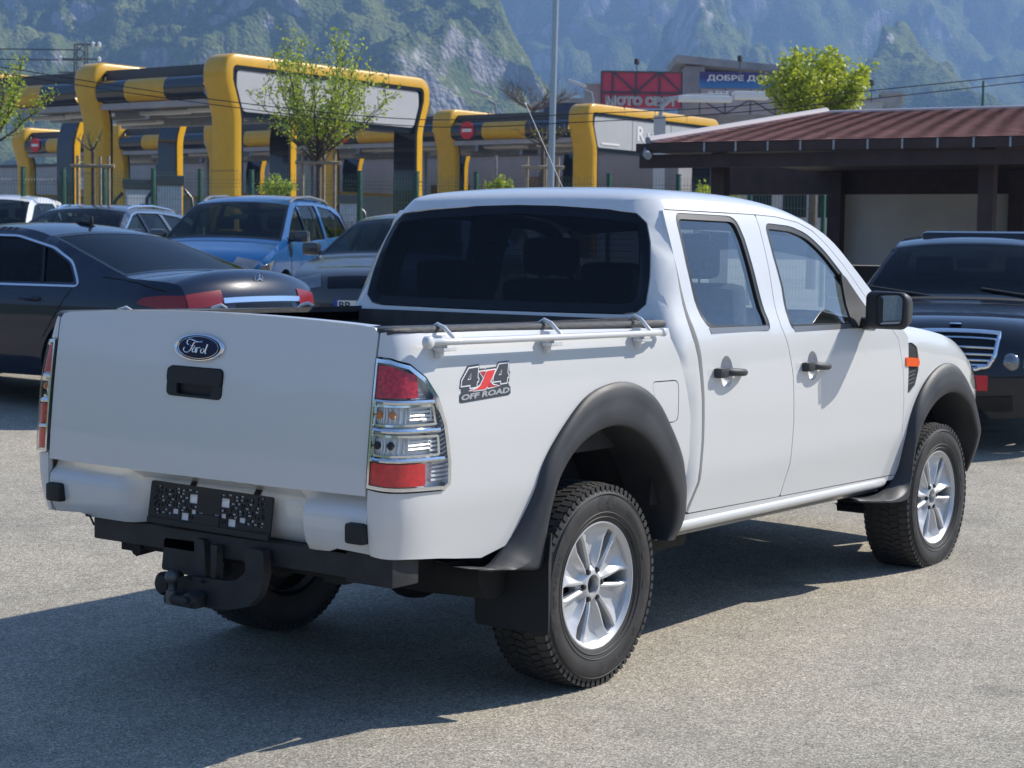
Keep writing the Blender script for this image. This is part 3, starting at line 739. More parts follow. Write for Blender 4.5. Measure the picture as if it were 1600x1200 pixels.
# wheels
def wheel(name,sx,sy,spare=False):
    w=MB() ; c=Vector((sx,0,.362)); s=sy   # built facing -y, mirrored when sy=+1
    R=.367; hw_=.1175; yo=-.735
    prof=[(.222,.100),(.232,.106),(.250,.112),(.285,.1215),(.300,.1225),(.318,.1205),(.338,.112),(.351,.102),(.3590,.094)]
    prof=[(r,-h) for r,h in prof]+[(.3600,-.05),(.3600,.05)]+[(r,h) for r,h in prof[::-1]]+[(.222,-.100)]
    w.lathe(prof,96,'y',(0,0,0))
    # tread blocks: shoulder and centre lugs
    nl=70
    for k in range(nl):
        a0=2*PI*k/nl
        for row,(ya,yb,off,aw,sk) in enumerate(((-.112,-.070,0,.72,.10),(-.064,-.026,.5,.66,.35),(-.020,.020,.2,.70,-.3),(.026,.064,.7,.66,.35),(.070,.112,.35,.72,-.1))):
            b_=2*PI/nl; A0=a0+off*b_; A1=A0+aw*b_; r1=.3665
            V_=[]
            for r in(.3585,r1):
                for (a,y) in((A0,ya),(A1,ya),(A1+sk*b_,yb),(A0+sk*b_,yb)):
                    rr_=r-(.0105 if abs(y)>.105 else (.0015 if abs(y)>.06 else 0)) if r==r1 else (r-.008 if abs(y)>.105 else r)
                    V_.append((rr_*math.cos(a),y,rr_*math.sin(a)))
            w.add(V_,[(4,5,6,7)[::-1],(0,4,5,1)[::-1],(1,5,6,2)[::-1],(2,6,7,3)[::-1],(3,7,4,0)[::-1]])
        # shoulder lug sides running down the sidewall
        A0=a0;A1=a0+.62*2*PI/nl
        for sg in(-1,1):
            V_=[(r*math.cos(a),sg*h,r*math.sin(a)) for r,h in((.360,.1125),(.343,.1135),(.335,.1140)) for a in(A0,A1)]
            w.add(V_,[(0,1,3,2),(2,3,5,4)])
    # sidewall rings, raised arrows and lettering-like marks
    for r in(.328,.262,.245):
        w.lathe([(r-.0018,-.119 if r>.3 else (-.117 if r>.25 else -.1125)),(r,-.1225 if r>.3 else (-.1185 if r>.25 else -.1145)),(r+.0018,-.119 if r>.3 else (-.117 if r>.25 else -.1125))],72)
    def sw(a,r,o=.0012):
        h=ip(r,[.25,.285,.300,.318,.338],[.112,.1215,.1225,.1205,.112])+o; return (r*math.cos(a),-h,r*math.sin(a))
    for a,k in((1.35,0),(1.55,0),(3.3,0),(3.5,0),(4.7,0),(6.1,0),(.2,0),(2.3,0)):
        for j in range(1):
            q=[sw(a,.276),sw(a+.10,.276),sw(a+.14,.297),sw(a+.10,.320),sw(a,.320),sw(a+.04,.297)]; w.add(q,[(0,1,2,5),(5,2,3,4)])
    def arc_text(t,ac,span,r0,h):
        V_,F_=text_mesh(t,bold=.01)
        x0=min(v.x for v in V_);x1=max(v.x for v in V_);y0=min(v.y for v in V_);y1=max(v.y for v in V_)
        w.add([sw(ac-span*((v.x-x0)/(x1-x0)-.5)*(-1 if False else 1),r0+(v.y-y0)/(y1-y0)*h) for v in V_],[f for f in F_])
    arc_text('GT RADIAL',2.95,.62,.283,.022); arc_text('SAVERO WT',-1.05,.75,.283,.024); arc_text('235/70 R16',.75,.5,.285,.014)
    T=Matrix.Translation((sx,yo*1.0,.362))
    if sy>0: T=Matrix.Translation((sx,-yo,.362))@Matrix.Rotation(PI,4,'Z')
    def fin(mb,nm,mt,par,sm_=35):
        mb.v=[T@Vector(p) for p in mb.v]; return mb.build(nm,mt,par,sm_)
    WO=fin(w,name,M['tyre'],TR,30)
    rm=MB()   # rim barrel and lip (outer face toward -y)
    rm.lathe([(.205,.10),(.210,-.02),(.205,-.06),(.209,-.088),(.216,-.094),(.224,-.1045),(.228,-.1035),(.229,-.098)],72)
    rm.lathe([(.210,-.092),(.214,-.096),(.2235,-.1055),(.2285,-.105)],72)
    RO=fin(rm,'rim',M['rim'],WO,40)
    sp=MB()
    def spk(a,r,ww,y): # point at polar (r, angle a + ww/r)
        an=a+ww/max(r,.02); return Vector((r*math.cos(an),y,r*math.sin(an)))
    for k in range(6):
        a=PI/2+k*PI/3+.03
        rs=[.050,.075,.105,.140,.175,.203,.214]
        wh=[.022,.032,.044,.057,.070,.088,.098]
        dp=[-.072,-.080,-.083,-.084,-.085,-.088,-.092]
        rows=[]
        for r,h,d in zip(rs,wh,dp):
            g=.012 if r<.2 else .006
            rg_=[(-h,d+.034),(-h,d+.004),(-h+.006,d-.003),(-h+.013,d-.003),(-h*.42,d+g+.006 if r>.06 else d-.002),(0,d+g+.009 if r>.06 else d-.002),(h*.42,d+g+.006 if r>.06 else d-.002),(h-.013,d-.003),(h-.006,d-.003),(h,d+.004),(h,d+.034)]
            rows.append([spk(a,r,q[0],q[1]) for q in rg_])
        m_=11; V_=[p for r_ in rows for p in r_]
        sp.add(V_,[(i*m_+j,(i+1)*m_+j,(i+1)*m_+j+1,i*m_+j+1)[::-1] for i in range(len(rs)-1) for j in range(m_-1)])
    sp.lathe([(.085,-.035),(.080,-.060),(.064,-.074),(.045,-.083),(.036,-.083),(.033,-.070),(.033,-.03)],48)
    fin(sp,'spokes',M['rim'],RO,35)
    hb=MB(); hb.lathe([(0,-.045),(.028,-.045),(.033,-.050),(.034,-.03)],24)
    hb.lathe([(0,-.064),(.020,-.062),(.026,-.050),(.026,-.03)],20)
    fin(hb,'hub_cap',M['black'],RO)
    for k in range(6):
        a=k*PI/3+.03+PI/3; nb=MB(); c_=(.056*math.cos(a),0,.056*math.sin(a))
        nb.lathe([(0,-.087),(.008,-.087),(.0105,-.083),(.0105,-.065)],6,'y',c_); fin(nb,'wheel_nut',M['matblack'],RO)
    bd=MB(); bd.lathe([(0,.02),(.13,.02),(.15,.03),(.15,.06),(0,.06)],32); bd.lathe([(.150,-.02),(.203,-.01),(.203,.06)],32)
    fin(bd,'brake_disc',M['rimdark'],WO)
    return WO
WR=wheel('wheel',0,-1); wheel('wheel',0,1); wheel('wheel',3,-1); wheel('wheel',3,1)
# mud flaps
for sg in(1,-1):
    b=MB(); x=-.418
    V_=[]
    for dx in(0,.006):
        V_+=[(x+dx,-sg*.608,.275),(x+dx,-sg*.620,.262),(x+dx,-sg*.905,.262),(x+dx+.002,-sg*.915,.272),(x+dx+.012,-sg*.905,.50),(x+dx+.04,-sg*.895,.60),(x+dx,-sg*.60,.56)]
    b.add(V_,[list(range(7)) if sg==1 else list(range(7))[::-1],[7+i for i in range(7)][::-1 if sg==1 else 1]]+[(i,7+i,7+(i+1)%7,(i+1)%7) for i in range(7)])
    b.build('mud_flap',M['black'],TR)
# mirrors
for sg in(1,-1):
    b=MB(); bm=bmesh.new(); bmesh.ops.create_cube(bm,size=1)
    for v in bm.verts:
        x=v.co.x*.13; y=-.962+v.co.y*.215; z=1.300+v.co.z*.182
        if v.co.x>0: y+=.02*(-1 if v.co.y>0 else 1)*1.2; z+=-.02*(1 if v.co.z>0 else -1)
        if v.co.y<0 and v.co.z>0: z-=.006
        v.co=Vector((2.135+x+.02*(1 if v.co.y>0 else -1)*0,y,z))
    bmesh.ops.bevel(bm,geom=bm.edges[:],offset=.038,segments=4,profile=.5,affect='EDGES')
    b.add([v.co.copy() for v in bm.verts],[[v.index for v in f.verts] for f in bm.faces]); bm.free()
    b.tube([(2.155,-.80,1.235),(2.150,-.85,1.236),(2.145,-.90,1.250)],[.030,.028,.030],10)
    g=MB(); 
    gp=rnd([(-.930,1.236),(-1.048,1.244),(-1.052,1.352),(-1.035,1.368),(-.925,1.362)],.02)
    g.add([Vector((2.0665,p[0],p[1])) for p in gp]+[Vector((2.0665,-.99,1.30))],[(i,(i+1)%len(gp),len(gp)) for i in range(len(gp))])
    g.v=[Vector((2.0665+(p.y+.99)*.10,p.y,p.z)) for p in g.v]
    bz=MB(); ou=offp(gp,.010)
    bz.add([Vector((2.064+(p[0]+.99)*.10,p[0],p[1])) for p in ou]+[Vector((2.062+(p[0]+.99)*.10,p[0],p[1])) for p in gp],[(i,(i+1)%len(gp),len(gp)+(i+1)%len(gp),len(gp)+i) for i in range(len(gp))])
    if sg==-1:
        for q in(b,g,bz): q.v=[Vector((p.x,-p.y,p.z)) for p in q.v]; q.f=[f[::-1] for f in q.f]
    mo=b.build('wing_mirror',M['plastic'],TR,50); g.build('mirror_glass',M['mirrorglass'],mo); bz.build('mirror_rim',M['black'],mo)
    panel('mirror_base',rnd([(2.03,1.222),(2.275,1.205),(2.275,1.272),(2.10,1.44),(2.06,1.46)],.01),s_cab_side,M['black'],mo,[],.006,.05,.012,'R' if sg==1 else 'L')
# decal
dc={}
def zz_(X,Y):   # sticker artwork coordinates -> body side (u, z)
    a,b_=X/1467,Y/1200; return (-.866+a*.373-b_*.0135,1.225-a*.0145-b_*.1855)
def dl(P_,mi,lay,holes=(),grow=0,mb=None):
    Q=[zz_(*p) for p in P_]; Q=offp(Q,grow) if grow else Q
    if area2(Q)<0: Q=Q[::-1]
    H=[]
    for h in holes:
        h=[zz_(*p) for p in h]; h=offp(h,-grow*.6) if grow else h
        H.append(h[::-1] if area2(h)<0 else h)
    v1,f1=panel_data(Q,H,s_bed,.0012+.0007*lay,.05,0); mb.add(v1,f1,mi)
D=MB()
BGp=[(340,275),(580,245),(590,340),(690,330),(705,350),(730,325),(935,300),(985,200),(1215,175),(1215,395),(1232,400),(1210,605),(1190,640),(1215,700),(1240,730),(1245,860),(1200,900),(215,1035),(175,1010),(175,870),(215,820),(205,745),(175,740),(195,550)]
F1=[(365,335),(555,308),(538,520),(560,545),(553,590),(527,605),(515,705),(392,722),(398,662),(215,685),(225,580)];H1=[(415,415),(405,553),(330,568)]
F2=[(1000,250),(1190,230),(1172,430),(1195,470),(1188,515),(1165,530),(1155,630),(1032,648),(1032,590),(868,605),(885,490)];H2=[(1055,345),(1042,470),(980,478)]
X1=[(735,385),(905,362),(840,530),(705,755),(480,775),(380,785),(520,745),(600,680),(660,560)]
X2=[(585,400),(700,388),(712,412),(665,515)];X3=[(803,605),(862,675),(990,698),(762,735),(742,700)]
dl(BGp,0,0,mb=D)
for P_,h in((F1,H1),(F2,H2)): dl(P_,1,1,[h],.0042,mb=D)
for P_ in(X1,X2,X3): dl(P_,1,1,grow=.0042,mb=D)
for P_,h in((F1,H1),(F2,H2)): dl(P_,0,2,[h],mb=D)
dl(X2,3,2,mb=D);dl(X3,3,2,mb=D);dl(X1,2,3,mb=D)
def tx(x,y): 
    u,z=zz_(205+x,985-y-.141*x); return Vector(s_bed(u,z,.0012+.0007*2))
fit_text('OFF ROAD',tx,1010,118,D,4,bold=.045,shear=.15)
D.build('off_road_decal',[M['decdark'],M['decwhite'],M['decred'],pm('decal_darkred',(.45,.04,.05),.5),M['decgrey']],bs[0])
# aerial
b=MB(); b.tube([(2.58,.76,1.20),(2.026,.74,1.859),(1.715,.74,2.232)],[.003,.002,.0016],6); b.tube([(1.715,.74,2.232),(1.708,.74,2.240)],.005,8); b.build('aerial',M['decwhite'],TR)
# cabin contents
def seat(x,y,w,zb,ht,nm='seat'):
    b=MB(); b.box(x-.02,x+.50,y-w/2,y+w/2,.80,.92,bev=.04)
    T=Matrix.Translation((x,y,.9))@Matrix.Rotation(-.16,4,'Y'); b.box(-.08,.05,-w/2,w/2,0,zb,0,T,.045)
    return b.build(nm,M['seat'],TR)
def headrest(x,y,w,z0,z1):
    b=MB(); b.box(x-.05,x+.05,y-w/2,y+w/2,z0,z1,bev=.04); b.tube([(x,y-.05,z0-.1),(x,y-.05,z0+.02)],.006,6); b.tube([(x,y+.05,z0-.1),(x,y+.05,z0+.02)],.006,6); b.build('headrest',M['seat'],TR)
seat(.76,0,1.25,.42,0,'rear_bench'); headrest(.70,.42,.26,1.33,1.50); headrest(.70,-.42,.26,1.33,1.50)
for y in(.36,-.36): seat(1.50,y,.50,.52,0,'front_seat'); headrest(1.40,y,.27,1.43,1.60)
b=MB(); b.box(2.20,2.60,-.74,.74,.92,1.17,bev=.05); b.build('dashboard',M['dash'],TR)
b=MB(); T=Matrix.Translation((2.06,.36,1.12))@Matrix.Rotation(1.15,4,'Y'); b.tube([T@Vector((.185*math.cos(a),.185*math.sin(a),0)) for a in lin(0,2*PI,33)[:-1]],.014,8,closed=True)
for a in(0,2.1,4.2): b.tube([T@Vector((0,0,-.02)),T@Vector((.18*math.cos(a),.18*math.sin(a),0))],.014,6)
b.tube([T@Vector((0,0,0)),T@Vector((0,0,-.3))],.03,8); b.build('steering_wheel',M['black'],TR)
b=MB(); b.box(2.02,2.04,-.10,.10,1.56,1.63,bev=.02); b.tube([(2.04,0,1.62),(2.1,0,1.68)],.008,6); b.build('inside_mirror',M['black'],TR)
# chassis, axle, tow bar
u=MB()
for sg in(1,-1):
    u.box(-1.0,3.5,sg*.48-.045,sg*.48+.045,.47,.60)
    u.tube([(x,sg*.56,.42+.11*((x)/.62)**2) for x in lin(-.62,.62,13)],.024,6); u.box(-.06,.06,sg*.56-.05,sg*.56+.05,.33,.45)
    u.tube([(-.05,sg*.44,.38),(.18,sg*.44,.62)],.03,8); u.tube([(2.6,sg*.55,.40),(3.0,sg*.62,.30),(3.35,sg*.50,.42)],.03,8); u.box(2.9,3.1,sg*.40,sg*.66,.30,.42,bev=.04)
    u.tube([(3.05,sg*.52,.35),(3.0,sg*.50,.75)],.045,10)
    u.box(2.3,3.6,sg*.52-.02,sg*.52+.02,.50,.95)
for x in(-.95,-.3,.5,1.4,2.3,3.3): u.box(x-.04,x+.04,-.46,.46,.48,.57)
u.tube([(0,-.62,.36),(0,.62,.36)],.042,12); u.lathe([(0,-.16),(.09,-.13),(.14,-.05),(.15,0),(.14,.05),(.09,.12),(0,.14)],20,'x',(0,0,.36))
u.tube([(0,0,.38),(1.5,0,.48)],.035,10); u.box(1.5,2.4,-.20,.20,.38,.62,bev=.06); u.box(.55,3.5,-.74,.74,.585,.598)
u.box(.55,1.45,-.46,-.08,.36,.52,bev=.05); u.box(.75,1.10,-.56,-.44,.335,.42,bev=.03); u.box(1.15,1.3,-.50,-.40,.37,.44,bev=.02)
u.tube([(1.3,.25,.42),(2.0,.3,.40),(2.6,.25,.42)],.035,8); u.tube([(1.6,.25,.42),(1.2,.30,.41),(.5,.36,.42),(.25,.4,.55),(-.2,.42,.55),(-1.0,.45,.48)],.028,8)
u.lathe([(0,-.30),(.09,-.28),(.10,0),(.09,.28),(0,.30)],16,'y',(-.46,-.44,.455)); u.box(-1.0,-.2,-.70,.70,.70,.80); u.box(2.55,2.63,-.72,.72,.40,.6)
for sg in(1,-1): u.box(-1.05,-.45,sg*.72-.012,sg*.72+.012,.615,.83)  # inner side plates, added only to block light leaking into the ground shadow
u.build('chassis',M['under'],TR,40)
t=MB(); t.box(-1.075,-.99,-.76,.585,.512,.590,bev=.008)
t.box(-1.08,-.95,-.79,-.60,.50,.60,bev=.008)
T_=t.build('tow_bar',M['matblack'],TR,40)
cp=[(-.203,.57),(-.285,.57),(-.290,.488),(-.265,.418),(-.221,.379),(-.134,.357),(-.051,.350),(.070,.354),(.108,.372),(.112,.408),(.10,.44),(.057,.447),(-.128,.452),(-.169,.462),(-.206,.490),(-.206,.52),(-.192,.544)]
cp=rnd(cp,.012,2)
if area2(cp)<0: cp=cp[::-1]
def slab(poly,x0,x1,nm,mt,par,bevel=True):
    b=MB(); H=lambda x:(lambda a,c:Vector((x,a,c)))
    P_,F_=cdt(poly,[],.2); n_=len(P_)
    b.add([Vector((x0,p[0],p[1])) for p in P_],[f[::-1] for f in F_]); b.add([Vector((x1,p[0],p[1])) for p in P_],F_)
    m_=len(poly); b.add([Vector((x0,*p)) for p in poly]+[Vector((x1,*p)) for p in poly],[(i,(i+1)%m_,m_+(i+1)%m_,m_+i) for i in range(m_)])
    return b.build(nm,mt,par,30)
slab(cp,-1.125,-1.09,'hitch_plate',M['matblack'],T_)
slab(rnd([(.055,.57),(.01,.57),(.0,.45),(.02,.40),(.055,.40)],.01),-1.10,-1.04,'hitch_bracket',M['matblack'],T_); slab([(-.033,.56),(-.063,.56),(-.054,.45),(-.033,.45)],-1.11,-1.08,'hitch_brace',M['matblack'],T_)
slab(rnd([(.225,.552),(.03,.556),(.02,.463),(.20,.440),(.240,.442)],.012),-1.075,-1.03,'socket_bracket',M['matblack'],T_)
b=MB(); 
b.lathe([(0,.025),(.010,.0229),(.0177,.0177),(.0229,.010),(.025,0),(.0229,-.010),(.0177,-.0177),(.013,-.022),(.013,-.04),(.020,-.045),(.022,-.09),(0,-.09)],20,'z',(-1.165,.092,.446)); b.build('tow_ball',pm('worn_steel',(.10,.11,.12),.45,.6),T_,50)
b=MB(); b.box(-1.185,-1.13,-.035,.118,.352,.392,bev=.015); b.lathe([(0,-.03),(.022,-.028),(.026,-.02),(.026,.03)],16,'x',(-1.165,-.008,.384)); b.lathe([(0,-.012),(.012,-.010),(.014,.0)],8,'x',(-1.20,-.008,.384)); b.build('ball_neck',M['matblack'],T_)
b=MB(); b.lathe([(0,-.045),(.030,-.042),(.036,-.03),(.036,.04),(0,.045)],16,'x',(-1.10,.172,.408)); b.lathe([(.036,-.035),(.041,-.03),(.041,-.018),(.036,-.015)],16,'x',(-1.10,.172,.408)); b.build('trailer_socket',M['black'],T_)
b=MB()
for yh,zh in((-.015,.437),(.045,.442)): b.lathe([(0,-1.1372),(.006,-1.1372),(.006,-1.13)],10,'x',(0,yh,zh))
b.build('bolt_holes',M['gap'],T_)
b=MB()
for k in range(6): 
    b.tube([Vector((-.30+.006*math.sin(a),.07*0-.10+(.007*math.cos(a) if k%2 else .002),.43-.022*k+.014*math.sin(a))) for a in lin(0,2*PI,9)[:-1]],.0028,5,closed=True)
b.build('hanging_chain',M['satin'],T_)

# ---------------- ground and hills ----------------
m,n,l,b=nmat('asphalt')
tc=n.new('ShaderNodeTexCoord')
def noise(sc,det=4,ro=.6,vec=None):
    t=n.new('ShaderNodeTexNoise'); t.inputs['Scale'].default_value=sc; t.inputs['Detail'].default_value=det; t.inputs['Roughness'].default_value=ro; l.new(vec or tc.outputs['Object'],t.inputs['Vector']); return t
def ramp(src,stops):
    r=n.new('ShaderNodeValToRGB'); e=r.color_ramp.elements
    while len(e)<len(stops): e.new(.5)
    for q,(p,c) in zip(e,stops): q.position=p; q.color=(*c,1)
    l.new(src,r.inputs[0]); return r
def mixc(a,b_,fac,bt='MIX'):
    x=n.new('ShaderNodeMix'); x.data_type='RGBA'; x.blend_type=bt
    if isinstance(fac,float): x.inputs[0].default_value=fac
    else: l.new(fac,x.inputs[0])
    for s,i in((a,6),(b_,7)):
        if isinstance(s,tuple): x.inputs[i].default_value=(*s,1)
        else: l.new(s,x.inputs[i])
    return x.outputs[2]
v=n.new('ShaderNodeTexVoronoi'); v.inputs['Scale'].default_value=190; l.new(tc.outputs['Object'],v.inputs['Vector'])
hsv=n.new('ShaderNodeSeparateColor'); l.new(v.outputs['Color'],hsv.inputs[0])
stone=ramp(hsv.outputs[0],[(0,(.150,.137,.110)),(.25,(.285,.260,.212)),(.7,(.375,.343,.280)),(1,(.60,.555,.46))])
v2=n.new('ShaderNodeTexVoronoi'); v2.inputs['Scale'].default_value=70; l.new(tc.outputs['Object'],v2.inputs['Vector'])
hs2=n.new('ShaderNodeSeparateColor'); l.new(v2.outputs['Color'],hs2.inputs[0])
grit=ramp(hs2.outputs[1],[(0,(.82,.82,.82)),(.5,(1,1,1)),(1,(1.16,1.15,1.13))])
big=noise(.55,6,.62); bigc=ramp(big.outputs[0],[(.34,(.80,.81,.82)),(.5,(1,1,1)),(.66,(1.14,1.11,1.07))])
mid=noise(6,5,.6); midc=ramp(mid.outputs[0],[(.3,(.90,.90,.90)),(.7,(1.08,1.08,1.08))])
c=mixc(stone.outputs[0],grit.outputs[0],.8,'MULTIPLY'); c=mixc(c,bigc.outputs[0],1.0,'MULTIPLY'); c=mixc(c,midc.outputs[0],1.0,'MULTIPLY')
# oily stains and patches
st_=noise(1.3,3,.5); stc=ramp(st_.outputs[0],[(.62,(1,1,1)),(.70,(.76,.77,.78))]); c=mixc(c,stc.outputs[0],1.0,'MULTIPLY')
# bright and dark loose pebbles
v3=n.new('ShaderNodeTexVoronoi'); v3.inputs['Scale'].default_value=16; l.new(tc.outputs['Object'],v3.inputs['Vector'])
pe=ramp(v3.outputs['Distance'],[(.0,(0,0,0)),(.045,(0,0,0)),(.06,(1,1,1))]); 
hs3=n.new('ShaderNodeSeparateColor'); l.new(v3.outputs['Color'],hs3.inputs[0])
pc=ramp(hs3.outputs[0],[(0,(.05,.045,.04)),(.45,(.08,.07,.06)),(.5,(.6,.58,.55)),(1,(.7,.68,.64))])
c=mixc(pc.outputs[0],c,pe.outputs[0])
l.new(c,b.inputs['Base Color']); b.inputs['Roughness'].default_value=.85; b.inputs['Specular IOR Level'].default_value=.3
bh=n.new('ShaderNodeMath'); bh.operation='ADD'; l.new(hsv.outputs[0],bh.inputs[0]); l.new(hs2.outputs[1],bh.inputs[1])
bu=n.new('ShaderNodeBump'); bu.inputs['Strength'].default_value=.6; bu.inputs['Distance'].default_value=.003; l.new(bh.outputs[0],bu.inputs['Height']); l.new(bu.outputs[0],b.inputs['Normal'])
g=MB(); xs=[-1500,-400,-100]+lin(-60,100,81)+[200,400,900,2600]; g.grid(lambda x,y:Vector((x,y,gxy(x,y))),xs,xs); tag(g.build('ground',m,None,60),kind='structure')

from mathutils import noise as mn
def fbm(p,o=6,H=.55,l_=2.1):
    a=1;s=0;q=Vector(p)
    for i in range(o): s+=a*mn.noise(q); q=q*l_; a*=H
    return s
def ridged(p,o=6):
    a=1;s=0;q=Vector(p)
    for i in range(o): s+=a*(1-abs(mn.noise(q))*2); q=q*2.1; a*=.5
    return s/2
# hillside material: woods and scrub over pale rock where it is steep
hm,n,l,b=nmat('hillside'); tc=n.new('ShaderNodeTexCoord')
geo=n.new('ShaderNodeNewGeometry'); sp_=n.new('ShaderNodeSeparateXYZ'); l.new(geo.outputs['Normal'],sp_.inputs[0])
t1=noise(.030,7,.6); t2=noise(.28,5,.7)
at_=n.new('ShaderNodeAttribute'); at_.attribute_name='rock'
ad=n.new('ShaderNodeMath'); ad.operation='MULTIPLY_ADD'; ad.inputs[1].default_value=-.75; ad.inputs[2].default_value=.75; l.new(sp_.outputs[2],ad.inputs[0])
ad2=n.new('ShaderNodeMath'); ad2.operation='ADD'; l.new(ad.outputs[0],ad2.inputs[0]); l.new(at_.outputs['Fac'],ad2.inputs[1])
ad3=n.new('ShaderNodeMath'); ad3.operation='MULTIPLY_ADD'; ad3.inputs[1].default_value=.9; l.new(t1.outputs[0],ad3.inputs[0]); l.new(ad2.outputs[0],ad3.inputs[2])
rk=ramp(ad3.outputs[0],[(.0,(0,0,0)),(.86,(0,0,0)),(.95,(1,1,1))])
gr=ramp(t2.outputs[0],[(.28,(.050,.070,.032)),(.5,(.115,.138,.056)),(.72,(.20,.22,.085))])
gr2=ramp(t1.outputs[0],[(.35,(.65,.75,.7)),(.65,(1.25,1.2,1.0))]); grc=mixc(gr.outputs[0],gr2.outputs[0],1.0,'MULTIPLY')
mpv=n.new('ShaderNodeMapping'); mpv.inputs['Scale'].default_value=(.12,.12,.018); l.new(tc.outputs['Object'],mpv.inputs[0])
t3=noise(1,6,.7,mpv.outputs[0]); rc=ramp(t3.outputs[0],[(.3,(.085,.08,.075)),(.5,(.27,.255,.24)),(.7,(.52,.50,.47))])
l.new(mixc(grc,rc.outputs[0],rk.outputs[0]),b.inputs['Base Color']); b.inputs['Roughness'].default_value=1; b.inputs['Specular IOR Level'].default_value=0
vb_=n.new('ShaderNodeTexVoronoi'); vb_.inputs['Scale'].default_value=.42; l.new(tc.outputs['Object'],vb_.inputs['Vector'])
mv=n.new('ShaderNodeMath'); mv.operation='ADD'; l.new(vb_.outputs['Distance'],mv.inputs[0]); l.new(t3.outputs[0],mv.inputs[1])
bu=n.new('ShaderNodeBump'); bu.inputs['Strength'].default_value=1; bu.inputs['Distance'].default_value=1.1; bu.invert=True; l.new(mv.outputs[0],bu.inputs['Height']); l.new(bu.outputs[0],b.inputs['Normal'])

def ridge(name,crest,foot,nu=220,nv=60,amp=1.0,seed=0,rocks=(),prof=1.0,back=250):
    """crest: (px, py, depth) along the skyline of this spur; foot: depth of its foot. A solid ridge with front and back slopes."""
    X=[c[0] for c in crest]
    V=[];R_=[]
    for i in range(nu+1):
        px=X[0]+(X[-1]-X[0])*i/nu; py=sip(px,X,[c[1] for c in crest]); d=sip(px,X,[c[2] for c in crest]); c_=at(px,py,d)
        r0=ray(px,386); r0=Vector((r0.x,r0.y,0)); fp=Vector((CAM.x,CAM.y,0))+r0*foot
        for j in range(nv+1):
            t=j/nv
            if t<=.8:
                s=t/.8; p=Vector((fp.x,fp.y,0)).lerp(Vector((c_.x,c_.y,0)),s); z=c_.z*(s**prof)
            else:
                s=(t-.8)/.2; p=Vector((c_.x,c_.y,0))+r0.normalized()*back*s; z=c_.z*(1-s)**1.2
            env=math.sin(PI*min(1,t/.8*.5+.0)) if t<=.8 else (1-(t-.8)/.2)
            q=Vector((p.x/180+seed,p.y/180,seed*1.7))
            rg=ridged(q*.9,6)-.55; fb=fbm(q*2.3,5)
            z+=amp*env*(62*rg+16*fb)*min(1,c_.z/120)
            w=26*amp*env*fbm(q*1.7+Vector((5,9,2)),4)
            p=p+r0.normalized()*w
            V.append(Vector((p.x,p.y,max(z,-3)))); R_.append(-.06+sum(h*math.exp(-((px-c0)/w_)**2) for c0,w_,h in rocks)*(.55+.9*rg)+.16*fb)
    F=[]
    for i in range(nu):
        for j in range(nv):
            a=i*(nv+1)+j; F.append((a,a+nv+1,a+nv+2,a+1)[::-1])
    o=mesh(name,V,F,hm,None,180)
    if o.data.polygons[nu*nv//2].normal.z<0: o.data.flip_normals()
    at2=o.data.attributes.new('rock','FLOAT','POINT'); at2.data.foreach_set('value',R_)
    return tag(o,kind='structure')
ridge('hills',[(-1500,392,1200),(-1100,230,1180),(-700,20,1160),(-450,-60,1150),(-200,-120,1150),(60,-70,1100),(250,-60,1050),(420,-40,1000),(620,-75,1000),(760,-70,950),(830,20,900),(865,110,860),(905,150,840),(960,190,800),(1010,240,760),(1090,310,740),(1160,390,720)],650,520,100,1.15,3,[(30,75,.30),(110,40,.18),(235,30,.12),(640,50,.16),(700,60,.34),(790,60,.32)],1.15)
ridge('hills',[(300,392,1500),(700,60,1600),(860,-160,1750),(1060,-190,1800),(1300,-200,1850),(1460,-170,1880),(1560,-105,1900),(1700,-85,1900),(2200,0,1900)],1420,260,60,1.6,11,[(0,1,0),(1000,60,.1)],1.0,500)
ridge('hills',[(850,390,1200),(930,215,1250),(1000,150,1300),(1050,60,1380),(1085,-30,1400),(1120,10,1350),(1180,60,1300),(1250,120,1230),(1330,175,1180),(1400,215,1150),(1560,390,1100)],1000,200,60,1.0,7,[(1080,40,.25)],.9)
ridge('hills',[(1150,390,950),(1330,150,1000),(1400,60,1100),(1440,78,1080),(1500,125,1020),(1570,165,960),(1700,200,940),(1900,390,940)],820,200,50,.8,17,[(1400,20,.1)],.9)
# lower hills all round, behind the viewer too
def ring(name,a0,a1,r0,r1,H,seed,n_=240):
    V=[];R_=[];nv=24
    for i in range(n_+1):
        a=a0+(a1-a0)*i/n_
        for j in range(nv+1):
            t=j/nv; r=r0+(r1-r0)*t; p=Vector((r*math.cos(a),r*math.sin(a),0))
            h=H(a)*math.sin(PI*min(1,t*1.15)**1.0)*.5*2 if t<.87 else H(a)*.05
            q=p/220+Vector((seed,0,0)); z=max(-3,h*(1+.30*fbm(q,5))+8*(ridged(q*1.6,5)-.5)*min(1,t*4))
            if t==0: z=-3
            V.append(Vector((p.x,p.y,z))); R_.append(-.3)
    F=[(i*(nv+1)+j,(i+1)*(nv+1)+j,(i+1)*(nv+1)+j+1,i*(nv+1)+j+1)[::-1] for i in range(n_) for j in range(nv)]
    o=mesh(name,V,F,hm,None,180)
    at2=o.data.attributes.new('rock','FLOAT','POINT'); at2.data.foreach_set('value',R_)
    if sum(p.normal.z for p in o.data.polygons)<0: o.data.flip_normals()
    return tag(o,kind='structure')
D2=math.radians
ring('hills',D2(-130),D2(16),420,900,lambda a:55+38*math.sin(a*2.2+2.0)+(40 if a>D2(-50) else 0)*min(1,(a-D2(-50))/.5),2)
ring('hills',D2(62),D2(235),500,1000,lambda a:60+22*math.sin(a*3),5)

